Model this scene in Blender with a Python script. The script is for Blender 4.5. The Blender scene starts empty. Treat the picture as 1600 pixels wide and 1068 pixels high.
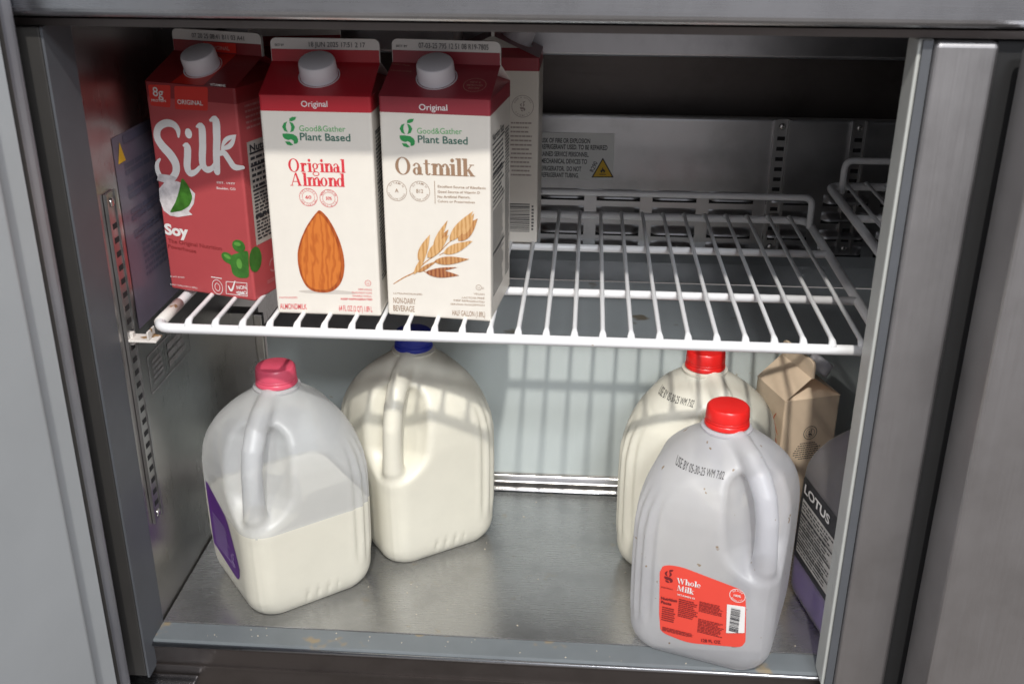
import bpy, bmesh, math, random
import numpy as np
from mathutils import Vector, Matrix, noise
random.seed(7)
C = bpy.context.scene.collection
SC = bpy.context.scene
R = math.radians

# ------------------------------------------------------------------ camera
cam_d = bpy.data.cameras.new('camera'); cam = bpy.data.objects.new('camera', cam_d); C.objects.link(cam)
cam.location = (.38634, -.85205, .36340)
cam.rotation_euler = (1.16069, -.004367, .071568)
cam_d.sensor_width = 36; cam_d.lens = 36*1658.2/1600
cam_d.clip_start = .01; cam_d.clip_end = 60
cam_d.dof.use_dof = True; cam_d.dof.focus_distance = 1.12; cam_d.dof.aperture_fstop = 10.0
SC.camera = cam
# ------------------------------------------------------------------ world: a dim kitchen around the open refrigerator
W = bpy.data.worlds.new('World'); SC.world = W; W.use_nodes = True
nt = W.node_tree; nt.nodes.clear()
o_ = nt.nodes.new('ShaderNodeOutputWorld'); bg = nt.nodes.new('ShaderNodeBackground')
tc = nt.nodes.new('ShaderNodeTexCoord'); sp = nt.nodes.new('ShaderNodeSeparateXYZ'); cr = nt.nodes.new('ShaderNodeValToRGB')
mr = nt.nodes.new('ShaderNodeMapRange'); mr.inputs[1].default_value = -1; mr.inputs[2].default_value = 1
nt.links.new(tc.outputs['Generated'], sp.inputs[0]); nt.links.new(sp.outputs['Z'], mr.inputs[0]); nt.links.new(mr.outputs[0], cr.inputs[0])
e = cr.color_ramp.elements
e[0].position = .2; e[0].color = (.20, .18, .165, 1); e[1].position = .95; e[1].color = (.62, .64, .70, 1)
m_ = e.new(.5); m_.color = (.26, .25, .255, 1); m_ = e.new(.62); m_.color = (.42, .43, .47, 1)
wm = nt.nodes.new('ShaderNodeMapping'); wm.inputs['Scale'].default_value = (1, 1, .18); nt.links.new(tc.outputs['Generated'], wm.inputs[0])
wn = nt.nodes.new('ShaderNodeTexNoise'); wn.inputs['Scale'].default_value = 4.5; wn.inputs['Detail'].default_value = 2.5; nt.links.new(wm.outputs[0], wn.inputs[0])
wr = nt.nodes.new('ShaderNodeMapRange'); wr.inputs[1].default_value = .36; wr.inputs[2].default_value = .64; wr.inputs[3].default_value = .35; wr.inputs[4].default_value = 1.6; nt.links.new(wn.outputs['Fac'], wr.inputs[0])
wx = nt.nodes.new('ShaderNodeVectorMath'); wx.operation = 'SCALE'; nt.links.new(cr.outputs[0], wx.inputs[0]); nt.links.new(wr.outputs[0], wx.inputs[3])
nt.links.new(wx.outputs[0], bg.inputs[0]); nt.links.new(bg.outputs[0], o_.inputs[0])
bg.inputs[1].default_value = 1.4
# ------------------------------------------------------------------ ceiling lamps in front of the refrigerator, plus an added fill light
def area(name, loc, tgt, size, power, col, shape='DISK', sy=None):
    l = bpy.data.lights.new(name, 'AREA'); l.shape = shape; l.size = size
    if sy: l.size_y = sy
    l.energy = power; l.color = col
    o = bpy.data.objects.new(name, l); C.objects.link(o); o.location = loc
    o.rotation_euler = (Vector(tgt)-Vector(loc)).to_track_quat('-Z', 'Y').to_euler(); return o
area('ceiling_or_fill_lamp', (.47, -2.0, 2.44), (.35, .1, -.1), .09, 76, (1, .965, .90))
area('ceiling_or_fill_lamp', (-1.15, -1.9, 2.42), (.35, .1, -.1), .12, 16, (1, .965, .92))
area('ceiling_or_fill_lamp', (1.2, -2.9, 2.35), (.35, .1, -.1), .9, 62, (.93, .96, 1), 'RECTANGLE', .3)  # added soft fill panel, lifts the shaded upper carton fronts
SC.view_settings.view_transform = 'Standard'; SC.view_settings.look = 'None'
SC.view_settings.exposure = 0; SC.view_settings.gamma = 1
SC.render.resolution_x = 1024; SC.render.resolution_y = 683

# ------------------------------------------------------------------ materials
def new_mat(name):
    m = bpy.data.materials.new(name); m.use_nodes = True
    return m, m.node_tree, m.node_tree.nodes['Principled BSDF']
def coords(n, scale):
    t = n.nodes.new('ShaderNodeTexCoord'); mp = n.nodes.new('ShaderNodeMapping'); mp.inputs['Scale'].default_value = scale
    n.links.new(t.outputs['Object'], mp.inputs[0]); return mp.outputs[0]
def noise_tex(n, vec, scale, detail=3, rough=.6):
    t = n.nodes.new('ShaderNodeTexNoise'); t.inputs['Scale'].default_value = scale; t.inputs['Detail'].default_value = detail
    t.inputs['Roughness'].default_value = rough; n.links.new(vec, t.inputs['Vector']); return t.outputs['Fac']
def ramp(n, fac, stops):
    r = n.nodes.new('ShaderNodeValToRGB'); el = r.color_ramp.elements
    el[0].position, el[0].color = stops[0][0], (*stops[0][1], 1); el[1].position, el[1].color = stops[-1][0], (*stops[-1][1], 1)
    for p, c in stops[1:-1]:
        k = el.new(p); k.color = (*c, 1)
    n.links.new(fac, r.inputs[0]); return r.outputs[0]
def bump(n, b, fac, strength, dist=.001):
    k = n.nodes.new('ShaderNodeBump'); k.inputs['Strength'].default_value = strength; k.inputs['Distance'].default_value = dist
    n.links.new(fac, k.inputs['Height']); n.links.new(k.outputs[0], b.inputs['Normal'])
def steel(name, col, rough=.28, grain=(1, 1, 80), dirt=.0, metal=1.0, bmp=.05, blot=.7):
    m, n, b = new_mat(name); b.inputs['Metallic'].default_value = metal
    g = noise_tex(n, coords(n, grain), 9, 4, .7); big = noise_tex(n, coords(n, (1, 1, 1)), 14, 4, .65)
    c = ramp(n, big, [(.30, tuple(x*(1-.28*blot) for x in col)), (.52, col), (.75, tuple(min(1, x*(1+.12*blot)) for x in col))])
    if dirt:
        fine = noise_tex(n, coords(n, (1, 1, 1)), 38, 5, .7)
        f2 = ramp(n, fine, [(.62, (0, 0, 0)), (.72, (dirt, dirt, dirt))])
        mx = n.nodes.new('ShaderNodeMix'); mx.data_type = 'RGBA'
        n.links.new(f2, mx.inputs[0]); n.links.new(c, mx.inputs[6]); mx.inputs[7].default_value = (.42, .36, .28, 1); c = mx.outputs[2]
    n.links.new(c, b.inputs['Base Color'])
    rr = n.nodes.new('ShaderNodeMapRange'); rr.inputs[3].default_value = rough*.7; rr.inputs[4].default_value = rough*1.45
    av = n.nodes.new('ShaderNodeMath'); av.operation = 'ADD'; n.links.new(g, av.inputs[0]); n.links.new(big, av.inputs[1])
    h = n.nodes.new('ShaderNodeMath'); h.operation = 'MULTIPLY'; h.inputs[1].default_value = .5; n.links.new(av.outputs[0], h.inputs[0])
    n.links.new(h.outputs[0], rr.inputs[0]); n.links.new(rr.outputs[0], b.inputs['Roughness'])
    bump(n, b, g, bmp); return m
def plain(name, col, rough=.5, metal=0, var=.06, vs=30, spec=.5, bmp=0, sss=0):
    m, n, b = new_mat(name)
    f = noise_tex(n, coords(n, (1, 1, 1)), vs, 4, .6)
    n.links.new(ramp(n, f, [(.3, tuple(x*(1-var) for x in col)), (.7, tuple(min(1, x*(1+var)) for x in col))]), b.inputs['Base Color'])
    b.inputs['Roughness'].default_value = rough; b.inputs['Metallic'].default_value = metal; b.inputs['Specular IOR Level'].default_value = spec
    if bmp: bump(n, b, f, bmp)
    if sss:
        b.inputs['Subsurface Weight'].default_value = sss; b.inputs['Subsurface Radius'].default_value = (.012, .009, .006); b.inputs['Subsurface Scale'].default_value = 1
    return m
def spotted(name, col, spot, rough, scale=60, thr=.70, metal=0, var=.05, bmp=.0, big=None):
    m, n, b = new_mat(name); v = coords(n, (1, 1, 1))
    f = noise_tex(n, v, 12, 4, .6); s = noise_tex(n, v, scale, 3, .55)
    base = ramp(n, f, [(.3, tuple(x*(1-var) for x in col)), (.7, tuple(min(1, x*(1+var)) for x in col))])
    k = ramp(n, s, [(thr, (0, 0, 0)), (thr+.05, (1, 1, 1))])
    mx = n.nodes.new('ShaderNodeMix'); mx.data_type = 'RGBA'; n.links.new(k, mx.inputs[0]); n.links.new(base, mx.inputs[6]); mx.inputs[7].default_value = (*spot, 1)
    n.links.new(mx.outputs[2], b.inputs['Base Color']); b.inputs['Roughness'].default_value = rough; b.inputs['Metallic'].default_value = metal
    if bmp: bump(n, b, f, bmp)
    return m
def shell_mat(name, col, see, spots=0., rough=.42, glossy=.10, trl=.45):
    # thin milky HDPE: part see-through, part scattering, a soft sheen
    m, n, b = new_mat(name); n.nodes.remove(b); out = [x for x in n.nodes if x.type == 'OUTPUT_MATERIAL'][0]
    v = coords(n, (1, 1, 1)); f = noise_tex(n, v, 26, 4, .6)
    c = ramp(n, f, [(.3, tuple(x*.94 for x in col)), (.7, col)])
    if spots:
        s = noise_tex(n, v, 95, 2, .5); k = ramp(n, s, [(.71, (0, 0, 0)), (.735, (spots,)*3)])
        mx = n.nodes.new('ShaderNodeMix'); mx.data_type = 'RGBA'; n.links.new(k, mx.inputs[0]); n.links.new(c, mx.inputs[6]); mx.inputs[7].default_value = (.45, .27, .12, 1); c = mx.outputs[2]
    d = n.nodes.new('ShaderNodeBsdfDiffuse'); t = n.nodes.new('ShaderNodeBsdfTranslucent'); tr = n.nodes.new('ShaderNodeBsdfTransparent'); g = n.nodes.new('ShaderNodeBsdfGlossy')
    n.links.new(c, d.inputs[0]); n.links.new(c, t.inputs[0]); g.inputs['Roughness'].default_value = rough
    bp = n.nodes.new('ShaderNodeBump'); bp.inputs['Strength'].default_value = .18; bp.inputs['Distance'].default_value = .004; n.links.new(f, bp.inputs['Height'])
    n.links.new(bp.outputs[0], g.inputs['Normal'])
    def mix(a, b2, fac):
        k = n.nodes.new('ShaderNodeMixShader')
        if isinstance(fac, float): k.inputs[0].default_value = fac
        else: n.links.new(fac, k.inputs[0])
        n.links.new(a, k.inputs[1]); n.links.new(b2, k.inputs[2]); return k.outputs[0]
    body = mix(mix(d.outputs[0], t.outputs[0], trl), tr.outputs[0], see)
    fr = n.nodes.new('ShaderNodeFresnel'); fr.inputs[0].default_value = 1.5; n.links.new(bp.outputs[0], fr.inputs['Normal'])
    ml = n.nodes.new('ShaderNodeMath'); ml.operation = 'MULTIPLY_ADD'; ml.inputs[1].default_value = .5; ml.inputs[2].default_value = glossy*.25; ml.use_clamp = True
    n.links.new(fr.outputs[0], ml.inputs[0])
    n.links.new(mix(body, g.outputs[0], ml.outputs[0]), out.inputs[0]); return m

STEEL_WALL = steel('steel_wall', (.53, .52, .51), .27, (1, 90, 1), blot=.5)
STEEL_BACK = steel('steel_back', (.46, .46, .47), .30, (1, 1, 60))
STEEL_FLOOR = steel('steel_floor', (.44, .44, .44), .25, (4, 110, 1), dirt=.6, metal=.85)
STEEL_RAIL = steel('steel_rail', (.62, .60, .58), .20, (60, 1, 1))
STEEL_FACE = steel('steel_face', (.43, .42, .425), .42, (60, 60, 1), blot=.3)
STEEL_TOP = steel('steel_top', (.44, .45, .475), .26, (1, 60, 60), blot=.4)
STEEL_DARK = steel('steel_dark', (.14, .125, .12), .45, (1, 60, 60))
PILASTER = steel('pilaster_steel', (.46, .46, .46), .32, (1, 1, 20))
BLACK = plain('dark_gap', (.012, .012, .013), .8)
GASKET = plain('black_gasket', (.03, .028, .026), .6)
LINER = spotted('aluminium_liner', (.55, .60, .59), (.30, .20, .08), .42, 36, .735, var=.03)
LEDGE = spotted('liner_ledge', (.62, .66, .66), (.30, .25, .17), .30, 16, .66, var=.05)
BREAKER = plain('grey_plastic_breaker', (.46, .47, .45), .45)
BREAKER_BLUE = plain('blue_grey_strip', (.085, .090, .10), .5)
SILL = spotted('blue_grey_sill', (.150, .166, .176), (.25, .20, .13), .42, 24, .60, var=.12)
DOOR_PANEL = plain('door_liner', (.35, .365, .375), .42, var=.05, vs=8)
DOOR_EDGE = plain('door_edge', (.24, .24, .26), .35, metal=.4)
WIRE = spotted('white_epoxy_wire', (.80, .80, .81), (.38, .25, .10), .30, 90, .74, var=.03)
WORN = spotted('stained_wire', (.66, .62, .58), (.30, .18, .08), .4, 70, .62)
BOARD = plain('cream_board', (.74, .695, .625), .42, var=.02, vs=60, bmp=.03)
BOARD_W = plain('white_board', (.78, .76, .73), .45, var=.03)
BOARD_TAN = plain('tan_board', (.80, .63, .46), .5, var=.03, vs=60)
ALM_RED = plain('red_band', (.50, .022, .035), .35, var=.04)
OAT_RED = plain('maroon_band', (.32, .035, .05), .35, var=.04)
SOY_RED = plain('brick_red_board', (.46, .072, .078), .36, var=.06, vs=12)
TAG_RED = plain('bright_red_print', (.66, .03, .02), .36)
CAPW = plain('white_cap', (.84, .82, .86), .35, var=.02)
INK_W = plain('white_ink', (.80, .78, .76), .45)
INK_RED = plain('red_ink', (.62, .035, .05), .45)
INK_G = plain('green_ink', (.03, .30, .08), .45)
INK_DG = plain('dark_green_ink', (.05, .15, .11), .45)
INK_BR = plain('brown_ink', (.30, .185, .115), .45)
INK_K = plain('black_ink', (.03, .03, .035), .5)
INK_GREY = plain('grey_ink', (.22, .21, .21), .5)
INK_FAINT = plain('faint_ink', (.36, .30, .27), .5)
INK_DR = plain('dark_red_ink', (.22, .02, .02), .5)
PANELW = plain('panel_paper', (.44, .40, .36), .5)
STICK = plain('sticker_grey', (.80, .80, .78), .4, var=.03)
STICK_L = plain('lilac_sticker', (.13, .115, .155), .3, var=.1)
YEL = plain('warning_yellow', (.72, .44, .02), .45)
LABEL_RED = plain('coral_label', (.80, .075, .05), .38, var=.02)
LABEL_PUR = plain('purple_label', (.12, .03, .24), .38)
LABEL_BLUE = plain('blue_label', (.03, .09, .30), .38)
CAP_RED = plain('red_plastic', (.72, .018, .015), .30, var=.03, sss=.1)
CAP_PINK = plain('pink_plastic', (.70, .09, .15), .33, var=.03, sss=.1)
CAP_BLUE = plain('blue_plastic', (.015, .03, .36), .30, var=.03)
MILK = plain('milk', (.94, .91, .78), .35, var=.015)
SHELL = shell_mat('hdpe_shell', (.87, .885, .90), .52, trl=.28)
SHELL_F = shell_mat('hdpe_shell_full', (.95, .92, .80), .26, trl=.12)
SHELL_E = shell_mat('hdpe_shell_empty', (.95, .955, 1.0), .42, spots=.9, trl=.50)
SHELL_L = shell_mat('concentrate_shell', (.46, .44, .46), .50)
PURPLE = plain('purple_liquid', (.40, .22, .80), .35, var=.05, sss=.2)
LEAFG = plain('leaf_print', (.05, .17, .02), .4, var=.5, vs=90)
BEANG = plain('bean_print', (.045, .17, .025), .4, var=.35, vs=60)
def streaky(name, a, b_, sc, dist):
    m, n, b = new_mat(name); w = n.nodes.new('ShaderNodeTexWave'); w.inputs['Detail Roughness'].default_value = .7; w.wave_type = 'BANDS'; w.bands_direction = 'X'
    w.inputs['Scale'].default_value = sc; w.inputs['Distortion'].default_value = dist; w.inputs['Detail'].default_value = 3; w.inputs['Detail Scale'].default_value = 1.2
    n.links.new(coords(n, (1, 1, .28)), w.inputs[0])
    n.links.new(ramp(n, w.outputs['Fac'], [(.05, a), (.75, b_)]), b.inputs['Base Color']); b.inputs['Roughness'].default_value = .42; return m
ALMOND = streaky('almond_print', (.47, .115, .018), (.60, .175, .030), 50, 13)
ALMOND_D = streaky('almond_print_rim', (.30, .055, .010), (.42, .095, .018), 62, 9)
OATS = [streaky('oat_print_a', (.50, .26, .09), (.66, .40, .18), 90, 6), streaky('oat_print_b', (.38, .16, .055), (.54, .28, .11), 90, 6), streaky('oat_print_c', (.24, .07, .03), (.42, .17, .07), 90, 3)]

# ------------------------------------------------------------------ object helpers
def link(name, me, mat, parent=None):
    o = bpy.data.objects.new(name, me); C.objects.link(o)
    for m in (mat if isinstance(mat, (list, tuple)) else [mat]): me.materials.append(m)
    if parent: o.parent = parent
    return o
def mesh(name, vs, fs, mat, parent=None, smooth=False, idx=None):
    me = bpy.data.meshes.new(name); me.from_pydata([tuple(v) for v in vs], [], fs); me.update()
    o = link(name, me, mat, parent)
    if smooth: me.polygons.foreach_set('use_smooth', [True]*len(me.polygons))
    if idx: me.polygons.foreach_set('material_index', idx)
    return o
def bm_obj(name, bm, mat, parent=None, smooth=False):
    me = bpy.data.meshes.new(name); bm.to_mesh(me); bm.free()
    if smooth: me.polygons.foreach_set('use_smooth', [True]*len(me.polygons))
    return link(name, me, mat, parent)
def bevel(o, w, seg=2):
    k = o.modifiers.new('bevel', 'BEVEL'); k.width = w; k.segments = seg; k.limit_method = 'ANGLE'; return o
def add_box(bm, a, b):
    r = bmesh.ops.create_cube(bm, size=1)['verts']
    for v in r:
        for i in range(3): v.co[i] = a[i] if v.co[i] < 0 else b[i]
    return r
def box(name, a, b, mat, parent=None, bev=0):
    bm = bmesh.new(); add_box(bm, a, b); o = bm_obj(name, bm, mat, parent)
    if bev: bevel(o, bev)
    return o
def empty(name, label, cat, loc=(0, 0, 0), rz=0, group=None, kind=None):
    o = bpy.data.objects.new(name, None); C.objects.link(o); o.location = loc; o.rotation_euler = (0, 0, rz); o.empty_display_size = .02
    o['label'] = label; o['category'] = cat
    if group: o['group'] = group
    if kind: o['kind'] = kind
    return o
def add_tube(bm, pts, r, seg=10, closed=False):
    P = [Vector(p) for p in pts]; n = len(P); rings = []
    up = None
    for i, p in enumerate(P):
        if closed: t = P[(i+1) % n]-P[i-1]
        else: t = P[min(i+1, n-1)]-P[max(i-1, 0)]
        t.normalize()
        if up is None: up = Vector((0, 0, 1)) if abs(t.z) < .9 else Vector((1, 0, 0))
        a = (up-t*up.dot(t)).normalized(); up = a; b = t.cross(a)
        rr = r if not isinstance(r, (list, tuple)) else r[i]
        rings.append([bm.verts.new(p+(a*math.cos(2*math.pi*k/seg)+b*math.sin(2*math.pi*k/seg))*rr) for k in range(seg)])
    for i in range(n if closed else n-1):
        A, B = rings[i], rings[(i+1) % n]
        for k in range(seg): bm.faces.new((A[k], A[(k+1) % seg], B[(k+1) % seg], B[k]))
    if not closed: bm.faces.new(rings[0][::-1]); bm.faces.new(rings[-1])
def tube(name, pts, r, mat, parent=None, seg=10, closed=False):
    bm = bmesh.new(); add_tube(bm, pts, r, seg, closed); bmesh.ops.recalc_face_normals(bm, faces=bm.faces)
    return bm_obj(name, bm, mat, parent, True)
def rounded(pts, rad, n=6):
    out = [Vector(pts[0])]
    for i in range(1, len(pts)-1):
        a, b, c = Vector(pts[i-1]), Vector(pts[i]), Vector(pts[i+1]); p = b+(a-b).normalized()*rad; q = b+(c-b).normalized()*rad
        for k in range(n+1):
            t = k/n; out.append(p.lerp(b, t).lerp(b.lerp(q, t), t))
    out.append(Vector(pts[-1])); return out
def lathe(name, prof, mat, parent=None, seg=48, M=None, ribs=0, ramp_=0):
    vs, fs = [], []; n = len(prof)
    for k in range(seg):
        a = 2*math.pi*k/seg
        for (r, z) in prof:
            rr = r*(1+(ribs if (k % 2) else 0)) if r > .001 else r
            v = Vector((rr*math.cos(a), rr*math.sin(a), z)); vs.append(M @ v if M else v)
    for k in range(seg):
        for i in range(n-1):
            fs.append((k*n+i, ((k+1) % seg)*n+i, ((k+1) % seg)*n+i+1, k*n+i+1))
    o = mesh(name, vs, fs, mat, parent, True)
    k = o.modifiers.new('edge', 'EDGE_SPLIT'); k.split_angle = R(38); return o

# ------------------------------------------------------------------ print (lettering and pictures lie on a surface: fn(u, v, off) -> local point)
F_FRONT = lambda u, v, o=0: Vector((u, -o, v))
CW = .0953; CH = .197; RZ = .218; FT = .2375
F_SIDE = lambda u, v, o=0: Vector((CW+o, u, v))
_sl = Vector((0, CW/2-.0016, RZ-CH)).normalized(); _sn = Vector((0, -_sl.z, _sl.y))
F_GABLE = lambda u, v, o=0: Vector((u, 0, CH))+_sl*v+_sn*o
F_FIN = lambda u, v, o=0: Vector((u, CW/2-.002-o, v))
lift = lambda fn, d: (lambda u, v, o=0: fn(u, v, o+d))
_off = [0]
def nxt():
    _off[0] = (_off[0]+1) % 12; return .00012+_off[0]*.000012
def polys(name, pl, fn, mat, parent, base=0., label=None):
    vs, fs = [], []
    for p in pl:
        o = nxt()+base; s = len(vs); vs += [fn(u, v, o) for u, v in p]; fs.append(tuple(range(s, s+len(p))))
    ob = mesh(name, vs, fs, mat, parent)
    if label: ob['label'] = label
    return ob
_cache = {}
def glyph_mesh(s, bold=0.):
    key = (s, bold)
    if key in _cache: return _cache[key]
    cu = bpy.data.curves.new('t', 'FONT'); cu.body = s; cu.size = 1; cu.offset = bold; cu.resolution_u = 3
    o = bpy.data.objects.new('t', cu); C.objects.link(o)
    dg = bpy.context.evaluated_depsgraph_get(); dg.update(); me = bpy.data.meshes.new_from_object(o.evaluated_get(dg))
    vs = [(v.co.x, v.co.y) for v in me.vertices]; fs = [tuple(p.vertices) for p in me.polygons]
    bpy.data.objects.remove(o); bpy.data.curves.remove(cu); bpy.data.meshes.remove(me)
    if not vs: vs = [(0, 0), (0, 1), (1, 0)]; fs = []
    _cache[key] = (vs, fs); return _cache[key]
class Print:
    """collects lettering of one colour on one surface, builds ONE mesh"""
    def __init__(s, fn): s.fn = fn; s.v = []; s.f = []
    def raw(s, vs, fs, base=0.):
        o = nxt()+base; k = len(s.v); s.v += [s.fn(u, v, o) for u, v in vs]; s.f += [tuple(i+k for i in f) for f in fs]
    def text(s, t, p0, p1, h, bold=0., base=0.):
        vs, fs = glyph_mesh(t, bold); x0 = min(v[0] for v in vs); x1 = max(v[0] for v in vs)
        dx, dy = p1[0]-p0[0], p1[1]-p0[1]; L = math.hypot(dx, dy); ux, uy = dx/L, dy/L; sx = L/(x1-x0); sy = h/.73
        s.raw([(p0[0]+(x-x0)*sx*ux-y*sy*uy, p0[1]+(x-x0)*sx*uy+y*sy*ux) for x, y in vs], fs, base)
    def arc(s, t, c, r, a0, a1, h, inner=False):
        n = len(t)
        for i, ch in enumerate(t):
            if ch == ' ': continue
            a = R(a0+(a1-a0)*(i+.5)/n); vs, fs = glyph_mesh(ch, .01); w = h*.95; sg = -1 if inner else 1
            ux, uy = math.sin(a)*sg, -math.cos(a)*sg; vx, vy = math.cos(a)*sg, math.sin(a)*sg; px, py = c[0]+r*math.cos(a), c[1]+r*math.sin(a)
            s.raw([(px+(x-.33)*h*1.3*ux+(y-.36)*h*1.3*vx, py+(x-.33)*h*1.3*uy+(y-.36)*h*1.3*vy) for x, y in vs], fs)
    def poly(s, pts, base=0.): s.raw(pts, [tuple(range(len(pts)))], base)
    def rect(s, a, b, base=0.): s.poly([(a[0], a[1]), (b[0], a[1]), (b[0], b[1]), (a[0], b[1])], base)
    def ring(s, c, rx, t, ry=None, a0=0, a1=360, n=36, ty=None, base=0.):
        ry = ry or rx; ty = ty or t; vs, fs = [], []
        for i in range(n+1):
            a = R(a0+(a1-a0)*i/n); vs += [(c[0]+rx*math.cos(a), c[1]+ry*math.sin(a)), (c[0]+(rx-t)*math.cos(a), c[1]+(ry-ty)*math.sin(a))]
        for i in range(n): fs.append((2*i, 2*i+2, 2*i+3, 2*i+1))
        s.raw(vs, fs, base)
    def disc(s, c, rx, ry=None, n=28, rot=0, base=0.):
        ry = ry or rx; ca, sa = math.cos(rot), math.sin(rot)
        s.poly([(c[0]+rx*math.cos(a)*ca-ry*math.sin(a)*sa, c[1]+rx*math.cos(a)*sa+ry*math.sin(a)*ca) for a in [2*math.pi*i/n for i in range(n)]], base)
    def stroke(s, pts, base=0., sub=5):
        # variable width pen stroke: pts = [(x, y, w), ...]
        P = []
        for i in range(len(pts)-1):
            p0 = pts[max(i-1, 0)]; p1 = pts[i]; p2 = pts[i+1]; p3 = pts[min(i+2, len(pts)-1)]
            for k in range(sub):
                t = k/sub; P.append([.5*((2*p1[j])+(-p0[j]+p2[j])*t+(2*p0[j]-5*p1[j]+4*p2[j]-p3[j])*t*t+(-p0[j]+3*p1[j]-3*p2[j]+p3[j])*t**3) for j in range(3)])
        P.append(list(pts[-1])); vs, fs = [], []
        for i, p in enumerate(P):
            a, b = P[max(i-1, 0)], P[min(i+1, len(P)-1)]; dx, dy = b[0]-a[0], b[1]-a[1]; L = math.hypot(dx, dy) or 1; w = max(p[2], 1e-5)/2
            vs += [(p[0]-dy/L*w, p[1]+dx/L*w), (p[0]+dy/L*w, p[1]-dx/L*w)]
        for i in range(len(P)-1): s.raw([vs[2*i], vs[2*i+2], vs[2*i+3], vs[2*i+1]], [(0, 1, 2, 3)], base)
        for e in (P[0], P[-1]): s.disc(e[:2], max(e[2], 1e-5)/2*.98, n=12, base=base)
    def lens(s, a, b, w, sk=.8, n=14, base=0.):
        dx, dy = b[0]-a[0], b[1]-a[1]; L = math.hypot(dx, dy); nx, ny = -dy/L, dx/L; up, dn = [], []
        for i in range(n+1):
            t = i/n; h = w/2*math.sin(math.pi*t**sk); up.append((a[0]+dx*t+nx*h, a[1]+dy*t+ny*h)); dn.append((a[0]+dx*t-nx*h, a[1]+dy*t-ny*h))
        s.poly(up+dn[-2:0:-1], base)
    def lines(s, a, b, rows, fill=.55, seed=1, wmin=.03, wmax=.14):
        # rows of illegibly small print as broken dashes inside the rectangle a-b
        rg = random.Random(seed); H = (b[1]-a[1])/rows; Wd = b[0]-a[0]
        for i in range(rows):
            y = b[1]-(i+1)*H; x = 0; end = rg.uniform(.75, 1)
            while x < end:
                w = min(rg.uniform(wmin, wmax), end-x)
                if w > .01: s.rect((a[0]+x*Wd, y+H*(1-fill)/2), (a[0]+(x+w)*Wd, y+H*(1+fill)/2))
                x += w+.02
    def barcode(s, a, b, seed=3, vertical=False):
        rg = random.Random(seed); t = 0
        while t < 1:
            w = rg.choice((.012, .02, .034)); 
            if vertical: s.rect((a[0], a[1]+(b[1]-a[1])*t), (b[0], a[1]+(b[1]-a[1])*min(1, t+w)))
            else: s.rect((a[0]+(b[0]-a[0])*t, a[1]), (a[0]+(b[0]-a[0])*min(1, t+w), b[1]))
            t += w+rg.choice((.012, .02, .03))
    def build(s, name, mat, parent, label=None):
        o = mesh(name, s.v, s.f, mat, parent)
        if label: o['label'] = label
        return o

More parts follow.
